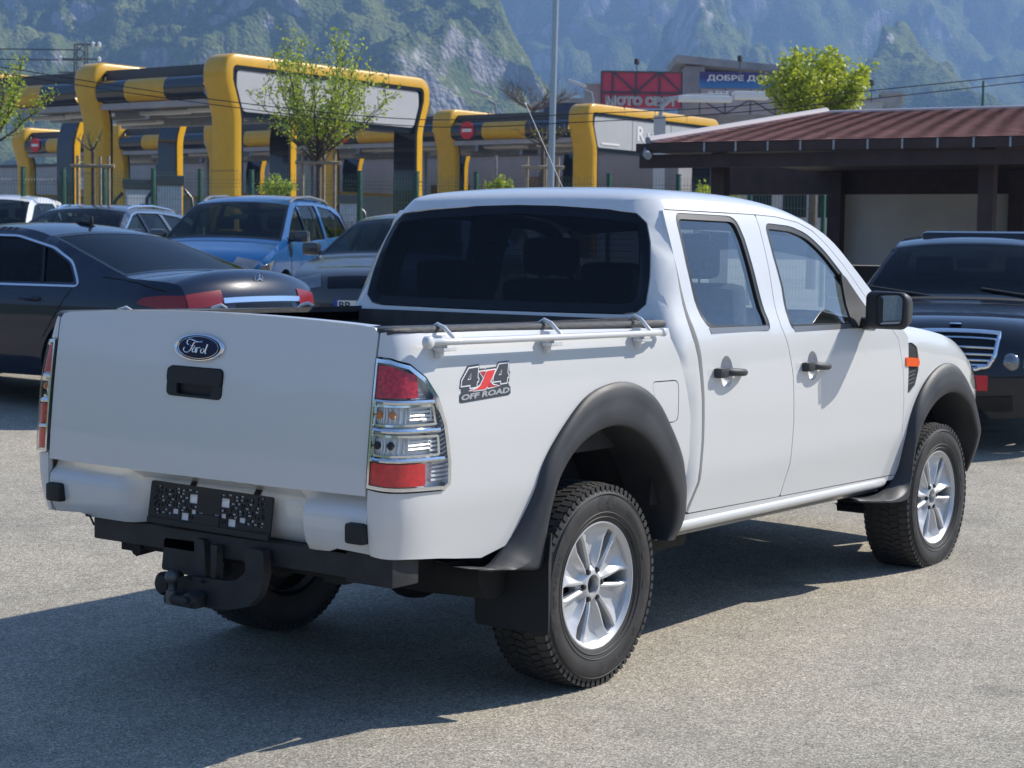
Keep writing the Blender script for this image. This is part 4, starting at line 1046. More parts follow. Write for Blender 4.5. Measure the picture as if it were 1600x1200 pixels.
# ---------------- car wash, fences, buildings, trees ----------------
M['yellow']=pm('yellow_gloss_panel',(.64,.35,.006),.3,coat=.35,var=.06,vscale=3)
M['blackgloss']=pm('black_gloss_panel',(.012,.012,.016),.18,coat=.8)
M['darkgrey']=pm('dark_grey_panel',(.055,.058,.065),.5)
M['greypanel']=pm('light_grey_panel',(.42,.43,.44),.5,var=.05,vscale=2)
M['greywall']=pm('grey_wall',(.36,.35,.36),.8,var=.08,vscale=1.5)
M['steel']=pm('galvanised_steel',(.36,.38,.40),.45,.6,var=.15,vscale=8)
M['lightwhite']=pm('white_fixture',(.75,.75,.73),.5)
M['green']=pm('green_fence_paint',(.012,.075,.045),.45)
M['red']=pm('red_sign',(.65,.02,.03),.4)
M['wood']=pm('stake_wood',(.36,.29,.20),.8,var=.25,vscale=20)
M['bark']=pm('bark',(.13,.10,.075),.9,var=.3,vscale=25)
M['concrete']=pm('weathered_concrete',(.34,.33,.31),.85,var=.2,vscale=1.2)
M['wire']=pm('black_cable',(.012,.012,.012),.5)
M['brownwood']=pm('brown_boards',(.26,.15,.085),.7,var=.2,vscale=6)
GZ=gz(60)
def portal(name,X,Y,L=7.8,mk_panel=False,label=None,group=None):
    root=empty(name,label,'portal frame',(X,Y,GZ),0,group)
    w=.82; H=5.22
    pts=[(0,0),(0,3.55),(-.04,3.75),(-.22,4.25),(-.30,4.5),(-.30,4.75)]
    r=.45; c0=(-.30+r,4.77)
    pts+=[(c0[0]-r*math.cos(a),c0[1]+r*math.sin(a)) for a in lin(.15,PI/2-.0,7)]
    pts+=[(L*.33,H+.0),(L*.66,H)]
    c1=(L+.30-r,4.77); pts+=[(c1[0]+r*math.sin(a),c1[1]+r*math.cos(a)) for a in lin(0,PI/2,7)]
    pts+=[(L+.30,4.5),(L+.22,4.25),(L+.04,3.75),(L,3.55),(L,0)]
    N=len(pts)
    mb=MB(); ib=MB()
    def nrm(i):
        a=Vector(pts[max(0,i-1)]);b=Vector(pts[min(N-1,i+1)]); t=(b-a).normalized(); return Vector((-t.y,t.x))  # outward (left of travel = outside)
    th=.30
    prof=[(-w/2,-th),(-w/2,-.06),(-w/2+.03,-.02),(-w/2+.10,0),(w/2-.10,0),(w/2-.03,-.02),(w/2,-.06),(w/2,-th)]
    V=[]
    for i in range(N):
        nn=nrm(i); p=Vector(pts[i])
        for y,o in prof: q=p+nn*o; V.append(Vector((q.x,y,q.y)))
    k=len(prof); F=[(i*k+j,i*k+j+1,(i+1)*k+j+1,(i+1)*k+j) for i in range(N-1) for j in range(k-1)]
    mb.add(V,[f[::-1] for f in F]); o=mb.build('yellow_frame',M['yellow'],root,50)
    V=[]
    for i in range(N):
        nn=nrm(i); p=Vector(pts[i])
        for y,oo in((-w/2+.012,-.24),(-w/2+.012,-th-.09),(w/2-.012,-th-.09),(w/2-.012,-.24)): q=p+nn*oo; V.append(Vector((q.x,y,q.y)))
    ib.add(V,[(i*4+j,i*4+j+1,(i+1)*4+j+1,(i+1)*4+j)[::-1] for i in range(N-1) for j in range(3)]); ib.build('black_lining',M['blackgloss'],root,50)
    for x in(2.0,4.0,6.2):
        s=MB(); s.box(x-.008,x+.008,-w/2-.003,w/2+.003,H-.30,H+.004); s.build('panel_joint',M['darkgrey'],root)
    for xx in (0,L):
        s=MB(); s.box(xx-.003 if xx==0 else xx-.2,xx+.2 if xx==0 else xx+.003,-w/2-.003,w/2+.003,2.2,2.215); s.build('panel_joint',M['darkgrey'],root)
    if mk_panel:
        q=MB(); q.prism(rnd([(.42,3.75),(L-.42,3.75),(L-.18,4.35),(L-.20,4.80),(.20,4.80),(.18,4.35)],.12),lambda a,c:Vector((a,-.30,c)),lambda a,c:Vector((a,-.36,c))); q.v=[v for v in q.v]
        q.build('grey_sign_panel',M['greypanel'],root,30)
        q=MB(); q.box(.1,L-.1,-.29,.3,3.6,4.9); q.build('panel_backing',M['blackgloss'],root)
        q=MB(); 
        for x in(2.6,5.2): q.box(x-.006,x+.006,-.368,-.36,3.76,4.8)
        q.build('panel_seams',M['darkgrey'],root)
    return root
def copytree(o,parent=None):
    c=o.copy(); COL.objects.link(c); c.parent=parent
    for ch in [x for x in bpy.data.objects if x.parent==o]: copytree(ch,c)
    return c
PG='yellow portal frames of the car wash'
XA,XB=28.2,45.8
YA=[29.5,34.5,39.5,44.5,49.5]; YB=[30.1,36.0,41.8,47.6,53.4,59.4,65]
portal('wash_portal',XA,YA[0],7.8,True,'large yellow portal frame with a blank light grey panel, nearest of the car wash',PG)
p1=portal('wash_portal',XA,YA[1],7.8,False,'yellow portal frame directly left of the one with the grey panel',PG)
for y,lb in((YA[2],'yellow portal frame cut by the left picture edge, two left of the grey panel'),(YA[3],'yellow portal frame beyond the left picture edge, only its far black leg showing')):
    c=copytree(p1); c.location=(XA,y,GZ); c['label']=lb
p4=portal('wash_portal',XB,YB[0],8.4,True,'yellow portal frame with grey lettered panel, left of the brown roofed shelter',PG)
tx_=MB()
def tm(x,z,X0_,Z0_): return Vector((X0_+x,-.375,Z0_+z))
fit_text('R',lambda a,c:tm(a,c,2.9,4.1),.5,.52,tx_,bold=.02)
for k_ in range(7):
    x_=3.55+.30*k_; b=MB(); b.prism([(x_,4.12),(x_+.17,4.12),(x_+.17,4.22),(x_+.12,4.24),(x_+.12,4.42+.04*(k_%3)),(x_+.05,4.42+.04*(k_%3)),(x_+.05,4.24),(x_,4.22)],lambda a,c:Vector((a,-.378,c)),lambda a,c:Vector((a,-.370,c))); b.build('panel_mark',M['lightwhite'],p4)
tx_.build('panel_lettering',M['lightwhite'],p4)
tx2=MB(); tx2.box(.62,1.75,-.378,-.372,3.86,3.93); tx2.build('small_stripe',M['lightwhite'],p4)
pb_=portal('wash_portal',XB,YB[1],8.4,False,'yellow portal frame of the back row, directly left of the tall steel lamp pole',PG)
for y,lb in zip(YB[2:6],['yellow portal frame of the back row seen behind the leafing street tree','yellow portal frame of the back row behind the near grey panel frame','yellow portal frame of the back row behind the vacuum station','yellow portal frame of the back row at the left picture edge']):
    c=copytree(pb_); c.location=(XB,y,GZ); c['label']=lb
# canopies with rolled black and yellow bumpers
def bay(X,Y0,Y1,L,label,sign,k0,n_seg=3):
    r=empty('wash_canopy',label,'canopy',(X,Y0,GZ),0,'canopies of the car wash bays')
    D=Y1-Y0; a0=.42; a1=D-.42
    cuts=[a0,a0+(a1-a0)*.36,a0+(a1-a0)*.73,a1]
    for i in range(3):
        b=MB(); prof=[(.10,4.72),(-.08,4.70),(-.20,4.60),(-.25,4.42),(-.22,4.22),(-.12,4.12),(.10,4.08)]
        b.grid(lambda y,j:Vector((prof[j][0],y,prof[j][1])),lin(cuts[i],cuts[i+1],3),range(7),flip=True)
        b.build('bumper_segment',M['yellow'] if i==1 else M['blackgloss'],r,60)
    b=MB(); b.box(.15,.20,a0,a1,4.72,5.0); b.build('attic_panel',M['darkgrey'],r)
    b=MB(); b.box(.10,L-.1,a0,a1,4.08,4.16); b.build('roof_deck',M['darkgrey'],r)
    b=MB(); b.box(-.05,.12,a0,a1,3.92,4.08); 
    b.build('edge_beam',M['greywall'],r)
    for x in(2.4,5.2):
        b=MB(); b.box(x-.08,x+.08,a0,a1,3.86,4.08); b.build('cross_beam',M['steel'],r)
    for (x,y) in((1.2,D*.3),(1.4,D*.72),(4.0,D*.5)):
        b=MB(); b.box(x-.16,x+.16,y-.9,y+.9,3.86,3.97,bev=.04); b.build('light_fitting',M['lightwhite'],r)
    b=MB(); b.box(2.3,2.46,D*.5-.08,D*.5+.08,0,3.9); b.build('steel_post',M['steel'],r)
    if sign:
        y=a1-.75
        b=MB(); b.lathe([(0,-.285),(.30,-.285),(.31,-.27),(.30,-.24)],28,'x',(0,y,4.42)); so_=b.build('no_entry_sign',M['red'],r)
        b=MB(); b.box(-.295,-.287,y-.21,y+.21,4.365,4.475); b.build('white_bar',M['lightwhite'],so_)
    return r
bl=['black and yellow bumper canopy just left of the big grey panel frame','black and yellow bumper canopy at the left edge of the front row','black and yellow bumper canopy out past the left edge']
for i in range(2): bay(XA,YA[i],YA[i+1],7.6,bl[i],False,0)
bl=['far canopy with yellow bumper between the steel lamp pole and a no entry sign','far canopy seen below the grey panel with a no entry sign','far canopy behind the front frames, middle of the back row','far canopy behind the vacuum station','far canopy with no entry sign at the left edge']
for i in range(5): bay(XB,YB[i],YB[i+1],8.2,bl[i],i in(0,1,4),0)
# low partition walls with yellow coping
for i,Y in enumerate(YB[:6]):
    r=empty('partition_wall',['sunlit grey partition wall with yellow coping and slanted vents left of the shelter','grey partition wall with yellow coping behind the staked sapling','grey partition wall behind the leafing tree trunk','grey partition wall behind the near grey panel frame','grey partition wall behind the vacuum cabinets','grey partition wall at the left edge'][i],'low wall',(XB,Y,GZ),0,'partition walls of the back row')
    b=MB(); b.box(.5,12.5 if i==0 else 7.9,-.08,.08,0,2.25); b.build('wall_panel',M['greypanel'],r)
    b=MB(); b.box(.45,12.55 if i==0 else 7.95,-.11,.11,2.25,2.36); b.build('yellow_coping',M['yellow'],r)
    if i==0:
        b=MB()
        for k in range(12):
            if k not in(5,6): b.add([(8.2+.22*k,-.088,1.75),(8.27+.22*k,-.088,1.75),(8.40+.22*k,-.088,2.02),(8.33+.22*k,-.088,2.02)],[(0,1,2,3)])
        tag(b.build('slanted_vents',M['darkgrey'],r))
bw=empty('wash_building','long grey wall closing the back of the car wash','building',(57,45,GZ))
b=MB(); b.box(-0,3,-12,32,0,4.2); b.build('wall',M['greywall'],bw)
b=MB(); b.box(-.06,3.06,-12.05,32.05,4.2,4.35); b.build('coping',M['darkgrey'],bw)
b=MB(); b.box(-.08,-.0,-8.0,-4.6,0,3.3); b.build('board_cladding',M['brownwood'],bw)
for y0,y1,z0,z1 in((-1.5,.6,1.9,3.0),(9,10.2,2.2,3.0)):
    b=MB(); b.box(-.07,-.0,y0,y1,z0,z1); w_=b.build('window',M['frit'],bw); b=MB(); b.box(-.10,-.072,y0-.05,y1+.05,z0-.07,z0); b.build('sill',M['lightwhite'],w_)
# air conditioner
p=at(452/1.0*0+128,248,79); 
ac=empty('air_conditioner','white air conditioner unit fixed to the grey wall behind the bays','air conditioner',(56.95,p.y*0+ (CAM.y+(56.95-CAM.x)*math.tan(YAW+math.atan((800-128)/FPX))),GZ+3.3))
b=MB(); b.box(-.38,0,-.45,.45,-.32,.32,bev=.03); b.build('case',M['lightwhite'],ac); b=MB(); b.lathe([(0,-.39),(.22,-.39),(.24,-.385),(.24,-.37)],24,'x',(0,.12,0)); b.build('fan_grille',M['darkgrey'],ac)
# vacuum station: two cabinets under a dark hood with hoses
def vac(px0,px1,ytop,d,label,face):
    c=(px0+px1)/2; g=on_ground(c,d); w=(px1-px0)/FPX*d; h=at(c,ytop,d).z-g.z
    r=empty('vacuum_cabinet',label,'vacuum cabinet',g,YAW+math.atan((800-c)/FPX)-PI/2,'vacuum cabinets behind the fence')
    b=MB(); b.box(-w/2,w/2,-.25,.25,0,h,bev=.02); b.build('cabinet',M['steel'],r)
    b=MB(); b.box(-w/2-.05,w/2+.05,-.3,.3,h,h+.2,bev=.02); b.build('hood',M['darkgrey'],r)
    if face:
        b=MB(); b.box(-w*.40,w*.40,-.262,-.25,h*.45,h*.93); f_=b.build('control_panel',M['lightwhite'],r)
        for (x,z) in((-.22,.78),(-.22,.66),(.08,.8),(.08,.74),(.08,.68)):
            b=MB(); b.box(x*w*2-.05,x*w*2+(.04 if x<0 else .16),-.268,-.262,h*z-.02,h*z+.03); b.build('button',M['darkgrey'],f_)
    else:
        for i in range(3):
            for j in range(5):
                b=MB(); b.box(-w*.34+i*w*.25,-w*.16+i*w*.25,-.258,-.25,h*.52+j*.05,h*.52+j*.05+.022); b.build('louvre',M['darkgrey'],r)
    for sg in(-1,1):
        b=MB(); b.tube([(sg*(w/2+.05),-.1,h*.95),(sg*(w/2+.2),-.15,h*.85),(sg*(w/2+.26),-.2,h*.55),(sg*(w/2+.18),-.2,h*.3),(sg*(w/2+.03),-.2,h*.35)],.035,8); b.build('hose',M['rubber'],r)
    return r
vac(196,236,296,38,'grey vacuum cabinet with a white control panel behind the fence',True)
vac(246,284,290,38,'grey vacuum cabinet with louvres behind the fence',False)
vac(530,556,318,44,'small grey vacuum cabinet right of the leafing tree stakes',False)
# green mesh fence
FPOST=[-40,37,100,163,240,313,393,473,562,650,743,845,950,1058,1170,1285]
fe=empty('mesh_fence','green welded mesh fence with posts between the parked cars and the car wash','fence',(0,0,0))
def fd(px): return 31.5-2.4*max(0,px-100)/1000
def ftop(px): return 2.0
FT_=[]
for px in FPOST:
    g=on_ground(px,fd(px)); FT_.append(g)
    b=MB(); b.box(g.x-.03,g.x+.03,g.y-.03,g.y+.03,g.z,g.z+2.06,bev=.008); b.box(g.x-.036,g.x+.036,g.y-.036,g.y+.036,g.z+2.06,g.z+2.08); b.build('post',M['green'],fe)
for i in range(len(FT_)-1):
    a,c=FT_[i],FT_[i+1]; L=(c-a).length; n_=int(L/.05); b=MB(); dr=(c-a).normalized(); nn=Vector((dr.y,-dr.x,0))
    zs=[0,1.78,1.84,1.90,2.03]; os_=[0,0,.045,0,0]
    for k in range(1,n_):
        p=a.lerp(c,k/n_); b.tube([p+nn*o+Vector((0,0,z)) for z,o in zip(zs,os_)],.0030,3,cap=False)
    for z,o in((.1,0),(.3,0),(.36,.04),(.42,0),(.62,0),(.82,0),(1.02,0),(1.08,.04),(1.14,0),(1.34,0),(1.56,0),(1.78,0),(1.84,.045),(1.90,0)):
        b.tube([a+nn*o+Vector((0,0,z)),c+nn*o+Vector((0,0,z))],.0032,3,cap=False)
    b.build('mesh_panel',M['green'],fe,None)
# tall steel lamp pole and other lamps
g=on_ground(857,27.5); pl_=empty('lamp_pole','tall galvanised steel lamp pole rising out of the picture','lamp post',g)
b=MB(); b.tube([(0,0,0),(.05,-.02,4),(.14,-.05,9)],[.056,.047,.038],14); b.build('pole',pm('pole_grey_blue',(.40,.46,.50),.35,.4),pl_)
b=MB(); b.tube([(.14,-.05,8.95),(.3,-.3,9.3),(.8,-1.0,9.5)],.03,8); b.box(.65,.95,-1.5,-.9,9.45,9.56,bev=.03); b.build('lamp_head',M['steel'],pl_)
b=MB(); b.box(-.14,.14,-.14,.14,0,.03); b.build('base_plate',M['steel'],pl_)
def street_lamp(px,d,yt,label,hx=-1,mat='lightwhite'):
    g=on_ground(px,d); t=at(px,yt,d).z-g.z; r=empty('street_lamp',label,'street lamp',g,YAW-PI/2,'street lamps beyond the car wash')
    b=MB(); b.tube([(0,0,0),(0,0,t-.5),(hx*.05,0,t-.15),(hx*.35,0,t)],[.09,.06,.05,.04],8); b.build('pole',M['steel'],r)
    b=MB(); b.box(min(hx*.3,hx*1.1),max(hx*.3,hx*1.1),-.12,.12,t-.03,t+.10,bev=.04); T=Matrix.Translation((0,0,0)); b.v=[Vector((v.x,v.y,v.z+abs(v.x)*.35)) for v in b.v]; b.build('lamp_head',M[mat],r)
street_lamp(773,75,158,'small street lamp standing before the cliff, left of the steel pole')
street_lamp(922,80,142,'small street lamp beside the concrete pillar left of the red billboard')
# floodlight arm on the far frame
p=at(1035,188,60); fl_=empty('flood_lamp','white flood lamp on a curved grey arm above the far grey panel','flood lamp',(p.x,p.y,GZ),YAW-PI/2)
z0=p.z-GZ
b=MB(); b.box(-.28,.10,-.1,.1,z0-2.4,z0+.15); b.tube([(-.1,0,z0),(-.02,0,z0+.45),(.3,0,z0+.72),(.8,0,z0+.80),(2.2,0,z0+.86)],.07,8); b.build('arm',M['greypanel'],fl_)
b=MB(); b.box(.5,2.3,-.2,.2,z0+.62,z0+.82,bev=.04); b.box(2.35,3.5,-.25,.25,z0+.72,z0+.98,bev=.05); b.build('lamp_head',M['lightwhite'],fl_)
# brown tiled shelter on the right
def shelter():
    a=at(1012,300,21.8); c=at(1760,300,19.0); a.z=c.z=0
    ex=(c-a).normalized(); ey=Vector((-ex.y,ex.x,0)); z0=gz(21); r=empty('shelter','open brown timber shelter with red brown tiled roof and white back wall','shelter',(a.x,a.y,z0))
    L=(c-a).length; ze=at(1012,232,21.8).z-z0; Dp=6.0
    zr=at(1295,176,23.7).z-z0
    P=lambda x,y,z:ex*x+ey*y+Vector((0,0,z))
    T=MB()
    # tiled roof: hipped at the left end
    hipx=(at(1290,172,23.7)-a).dot(ex)
    nt_=64
    def roofpt(x,t): # t 0 eave .. 1 ridge
        x0=hipx*t; xx=x0+(L-x0)*x; z=ze+.06+(zr-ze-.06)*t
        return P(xx,Dp*.5*t,z)
    rows=22
    for j in range(rows):
        t0,t1=j/rows,(j+1)/rows
        def q(u,k): 
            p=roofpt(u,t0 if k==0 else t1); s=(u*L*4.2)%1; bump=.0010*math.sin(2*PI*u*L/.30+j*.9)
            return p+Vector((0,0,bump+(.012 if k==0 else 0)))
        T.grid(lambda u,k:q(u,k),lin(0,1,int(L/.055)),range(2))
    rt=pm('roof_tile',(.44,.21,.19),.85,var=.30,vscale=4.5,bump=.6,bscale=60)
    T.build('tiled_roof',rt,r,60)
    b=MB(); b.add([P(0,0,ze+.05),P(hipx,Dp*.5,zr),P(0,Dp,ze+.05)],[(0,1,2)]); b.add([P(hipx,Dp*.5,zr),P(L,Dp*.5,zr),P(L,Dp,ze+.05),P(0,Dp,ze+.05)],[(0,1,2,3)]); b.build('rear_roof',rt,r,None)
    b=MB(); b.tube([P(0,-.02,ze+.09),P(hipx,Dp*.5,zr+.02)],.05,8); b.tube([P(hipx,Dp*.5,zr+.0),P(L,Dp*.5,zr+.0)],.03,8); b.build('ridge_cap',pm('pale_flashing',(.45,.43,.44),.6),r)
    br=pm('dark_brown_timber',(.045,.022,.018),.6,var=.3,vscale=5)
    b=MB()
    for y0,y1,za,zb in((-.14,-.02,ze-.06,ze+.05),(-.04,.06,ze-.24,ze-.08)):
        V_=[P(-.1,y0,za),P(L,y0,za),P(L,y1,za),P(-.1,y1,za),P(-.1,y0,zb),P(L,y0,zb),P(L,y1,zb),P(-.1,y1,zb)]
        b.add(V_,[(3,2,1,0),(4,5,6,7),(0,1,5,4),(1,2,6,5),(2,3,7,6),(3,0,4,7)])
    b.build('fascia',br,r,None)
    for k in range(14): b=MB(); b.tube([P(.8+k*L/14,-.15,ze+.05),P(.8+k*L/14,-.15,ze-.06)],.012,5); b.build('gutter_bracket',M['steel'],r)
    b=MB(); b.add([P(-.0,.0,ze-.04),P(L,.0,ze-.04),P(L,Dp,ze-.04),P(0,Dp,ze-.04)],[(0,1,2,3)]); b.build('soffit',br,r,None)
    def post(x,y,w=.17):
        b=MB(); c_=P(x,y,0); T_=Matrix.Translation(c_)@Matrix.Rotation(math.atan2(ex.y,ex.x),4,'Z'); b.box(-w/2,w/2,-w/2,w/2,-.1,ze-.05,0,T_); b.build('post',br,r)
    xa=lambda px,y:0
    def xat(px,y):   # position along the shelter of the sight line through px at offset y
        rr=ray(px,300); rr.z=0; A=a+ey*y-CAM; A.z=0
        # A + ex*s = rr*t
        det=ex.x*(-rr.y)+rr.x*ex.y; s=(-A.x*(-rr.y)-rr.x*A.y)/det
        return s
    for px,y in((1125,.35),(1543,.35),(1950,.35)): post(xat(px,y),y)
    for px in(1307,1590): post(xat(px,Dp-.4),Dp-.4,.2)
    x0=xat(1318,Dp-.25); x1=L+3
    def slabx(x0,x1,y0,y1,za,zb,nm,mt):
        b=MB(); V_=[P(x0,y0,za),P(x1,y0,za),P(x1,y1,za),P(x0,y1,za),P(x0,y0,zb),P(x1,y0,zb),P(x1,y1,zb),P(x0,y1,zb)]
        b.add(V_,[(3,2,1,0),(4,5,6,7),(0,1,5,4),(1,2,6,5),(2,3,7,6),(3,0,4,7)]); return b.build(nm,mt,r,None)
    dB=(P(0,Dp,0)+Vector((a.x,a.y,0)))
    def zpx(px,py,y): 
        s=xat(px,y); p_=a+ex*s+ey*y; dd=(p_-CAM).dot(_f); t=dd/1.0; q=at(px,py,dd); return q.z-z0
    slabx(x0,x1,Dp-.25,Dp-.15,zpx(1400,415,Dp-.25),zpx(1400,304,Dp-.25),'white_wall_panel',pm('white_wall',(.62,.60,.57),.8,var=.06,vscale=2))
    slabx(x0,x1,Dp-.29,Dp-.12,-.1,zpx(1400,416,Dp-.29),'lower_boarding',br)
    slabx(xat(1135,Dp-.3),x1,Dp-.30,Dp-.10,zpx(1400,304,Dp-.3),ze+.04,'upper_boarding',br)
    return r
shelter()
p=at(1010,238,21.5); cm=empty('security_camera','small dark camera under the left tip of the shelter eave','camera',p)
b=MB(); b.tube([(0,0,-.02),(-.12,-.10,-.05)],.045,12); b.lathe([(0,-.0),(.03,0),(.03,.02)],12,'z',(-.02,0,.0)); b.build('camera_body',M['steel'],cm)
b=MB(); b.tube([(0,0,-.02),(.06,.05,.02),(.12,.1,.06)],.015,6); b.build('bracket',M['steel'],cm)
# billboards on the concrete block
def board(name,px0,px1,y0,y1,d,mat,label,cat='billboard'):
    a=at(px0,y1,d);c=at(px1,y1,d); w=(c-a).length; h=at(px0,y0,d).z-a.z; r=empty(name,label,cat,a,math.atan2(c.y-a.y,c.x-a.x))
    b=MB(); b.box(0,w,0,.08,0,h); b.build('board_face',mat,r); return r,w,h
d=95
rs,w,h=board('red_billboard',939,1065,112,168,d,pm('billboard_red',(.55,.04,.075),.6,var=.08,vscale=.6),'red billboard with grey and white lettering on a truss frame')
b=MB()
for q in([(0,0),(0,h)],[(w*.14,0),(w*.14,h)],[(w*.43,0),(w*.43,h)],[(w*.72,0),(w*.72,h)],[(w,0),(w,h)],[(0,h),(w,h)],[(0,h*.42),(w,h*.42)],[(w*.14,h),(w*.43,h*.42)],[(w*.72,h),(w*.43,h*.42)],[(w*.72,h),(w,h*.42)]): b.tube([(q[0][0],-.05,q[0][1]),(q[1][0],-.05,q[1][1])],.05,5)
b.build('truss',M['darkgrey'],rs,None)
for dx,dz,mt,bo in((.0,.0,'lightwhite',.045),(.0,.0,'concrete',.0)):
    b=MB(); fit_text('МОТО СВЯТ',lambda x,z:Vector((w*.05+x,-.12-(.03 if bo==0 else 0),h*.05+z)),w*.90,h*.28,b,bold=.03+bo); b.build('lettering',M[mt],rs,None)
m_,n,l,b_=nmat('billboard_blue'); tc=n.new('ShaderNodeTexCoord'); sx=n.new('ShaderNodeSeparateXYZ'); l.new(tc.outputs['Generated'],sx.inputs[0]); l.new(ramp(sx.outputs[2],[(0,(.05,.22,.45)),(.35,(.03,.14,.40)),(.6,(.03,.03,.16)),(1,(.06,.03,.15))]).outputs[0],b_.inputs['Base Color'])
bs_,w,h=board('blue_billboard',1093,1322,112,137,d+2,m_,'blue billboard with white lettering, half hidden by the yellow green tree')
b=MB(); fit_text('ДОБРЕ ДОШЛИ В ВРАЦА',lambda x,z:Vector((w*.05+x,-.1,h*.38+z)),w*.90,h*.42,b,bold=.03); b.build('lettering',M['lightwhite'],bs_,None)
bs2,w2,h2=board('grey_billboard',1093,1330,139,178,d+2,pm('faded_banner',(.40,.34,.33),.8,var=.12,vscale=.8),'faded grey banner with car market lettering below the blue billboard')
b=MB(); fit_text('АВТОКЪЩА',lambda x,z:Vector((w2*.04+x,-.1,h2*.66+z)),w2*.48,h2*.27,b,bold=.03); b.build('lettering',M['lightwhite'],bs2,None)
b=MB()
for k in range(7): b.tube([(w2*k/6,-.06,0),(w2*k/6,-.06,h2)],.03,4); 
for k in range(0,6): b.tube([(w2*k/6,-.06,0 if k%2 else h2*.6),(w2*(k+1)/6,-.06,h2*.6 if k%2 else 0)],.03,4)
b.build('truss',M['darkgrey'],bs2,None)
g=on_ground(1190,d+6); cb=empty('concrete_building','weathered concrete building carrying the billboards','building',g,YAW-PI/2)
s_=FPX/(d+6); zt=lambda y:(at(1190,y,d+6).z-g.z)
b=MB(); b.box((1062-1190)/s_,(1092-1190)/s_,-1.2,3,0,zt(110)); b.build('pillar',M['concrete'],cb)
b=MB(); V_=[((1048-1190)/s_,-1.5,zt(106)),((1048-1190)/s_,-1.5,zt(94)),((1330-1190)/s_,-1.5,zt(119)),((1330-1190)/s_,-1.5,zt(128))]; V_+=[(x,5,z) for x,y,z in V_]
b.add(V_,[(0,3,2,1),(4,5,6,7),(1,2,6,5),(0,4,7,3),(0,1,5,4),(2,3,7,6)]); b.build('sloping_roof',M['concrete'],cb,None)
b=MB(); b.box((1085-1190)/s_,(1340-1190)/s_,0,6,0,zt(126)); b.build('wall',M['concrete'],cb)
g=on_ground(920,d+1); pb2=empty('concrete_pillar','short concrete pillar at the left end of the red billboard','pillar',g,YAW-PI/2); b=MB(); b.box(-.35,.7,0,1,0,at(920,135,d+1).z-g.z); b.box(-.42,.77,-.08,1.08,at(920,135,d+1).z-g.z,at(920,132,d+1).z-g.z); b.build('shaft',M['concrete'],pb2)
for px,py in((995,95),(1156,90),(1242,95),(1362,128)):
    g=at(px,py+15,d+1); r=empty('spot_lamp','tiny spotlight on a thin stalk above the '+{995:'red billboard',1156:'blue billboard left end',1242:'blue billboard middle',1362:'low buildings right of the tree'}[px],'spotlight',g,0,'spotlights above the billboards')
    b=MB(); b.tube([(0,0,-.6),(0,0,.35)],.03,5); b.build('stalk',M['darkgrey'],r); b=MB(); b.box(-.12,.12,-.1,.1,.3,.62,bev=.04); b.build('lamp_head',M['black'],r)
def house(px0,px1,yt,d,mat,label,wins=(),roof=None):
    c=(px0+px1)/2; g=on_ground(c,d); s=FPX/d; w=(px1-px0)/s; h=at(c,yt,d).z-g.z
    r=empty('block_building',label,'building',g,YAW+math.atan((800-c)/FPX)-PI/2)
    b=MB(); b.box(-w/2,w/2,0,8,0,h); b.build('wall',mat,r)
    b=MB(); b.box(-w/2-.15,w/2+.15,-.15,8.15,h,h+.25); b.build('roof',M['concrete'] if roof is None else roof,r)
    for (fx_,fz) in wins: 
        b=MB(); b.box(-w/2+fx_*w-.45,-w/2+fx_*w+.45,-.04,.0,h-fz-1.1,h-fz); b.build('window',M['frit'],r)
pale=pm('pale_render',(.45,.44,.43),.8,var=.08,vscale=1)
house(1322,1372,160,125,pale,'pale flat roofed building low behind the shelter roof',[(x,1.0) for x in(.2,.4,.6,.8)])
house(1370,1402,150,130,M['concrete'],'small dark grey roof block right of the pale building',[(.5,1.2)])
house(652,684,186,110,M['concrete'],'low concrete building right of the big grey panel frame',[(x,.8) for x in(.3,.7)])
house(655,668,166,112,M['concrete'],'narrow concrete tower rising from the low building')
house(847,905,162,100,pm('navy_cladding',(.02,.03,.08),.5),'dark navy hall behind the steel lamp pole')
house(1150,1330,255,70,M['greypanel'],'light grey shed seen through the open end of the shelter',[(x,1.0) for x in(.2,.5,.8)])
g=on_ground(1205,66); 
# power lines and pylon
def cable(pts,d,r_,label,name='power_line',nseg=30):
    b=MB(); P_=[]
    X=[p[0] for p in pts];Y=[p[1] for p in pts];D_=[p[2] if len(p)>2 else d for p in pts]
    for px in lin(X[0],X[-1],nseg): P_.append(at(px,sip(px,X,Y),ip(px,X,D_)))
    b.tube(P_,r_,5); return tag(b.build(name,M['wire'],None),label,'power line','overhead power lines')
cable([(-60,95,25),(330,155,25),(660,187,25),(905,178,25),(1150,166,25),(1330,145,25),(1600,117,25),(1700,105,25)],25,.0065,'upper black overhead cable sagging across the whole view')
cable([(-60,105,25),(330,163,25),(660,198,25),(905,191,25),(1150,176,25),(1330,158,25),(1600,128,25),(1700,117,25)],25,.0065,'lower black overhead cable sagging across the whole view')
cable([(-60,76,150),(128,78,150)],150,.05,'thin pale upper wire running left from the lattice pylon'); cable([(-60,92,150),(128,94,150)],150,.05,'thin pale lower wire running left from the lattice pylon')
g=on_ground(128,150); t=at(128,72,150).z-g.z; py=empty('lattice_pylon','small lattice pylon top against the hillside behind the left frames','pylon',g,YAW-PI/2)
b=MB()
for x in(-.42,.42):
    for y in(-.42,.42): b.tube([(x*1.6,y*1.6,0),(x,y,t)],.06,4)
for k in range(14):
    z=t-k*.8; b.tube([(-.42,-.42,z),(.42,-.42,z-.8)],.04,4); b.tube([(.42,-.42,z),(-.42,-.42,z-.8)],.04,4)
for z in(t,t-1.2,t-2.3): b.tube([(-1.9 if z<t else -.5,0,z),(1.6,0,z)],.07,4)
b.build('lattice',M['darkgrey'],py,None)
b=MB()
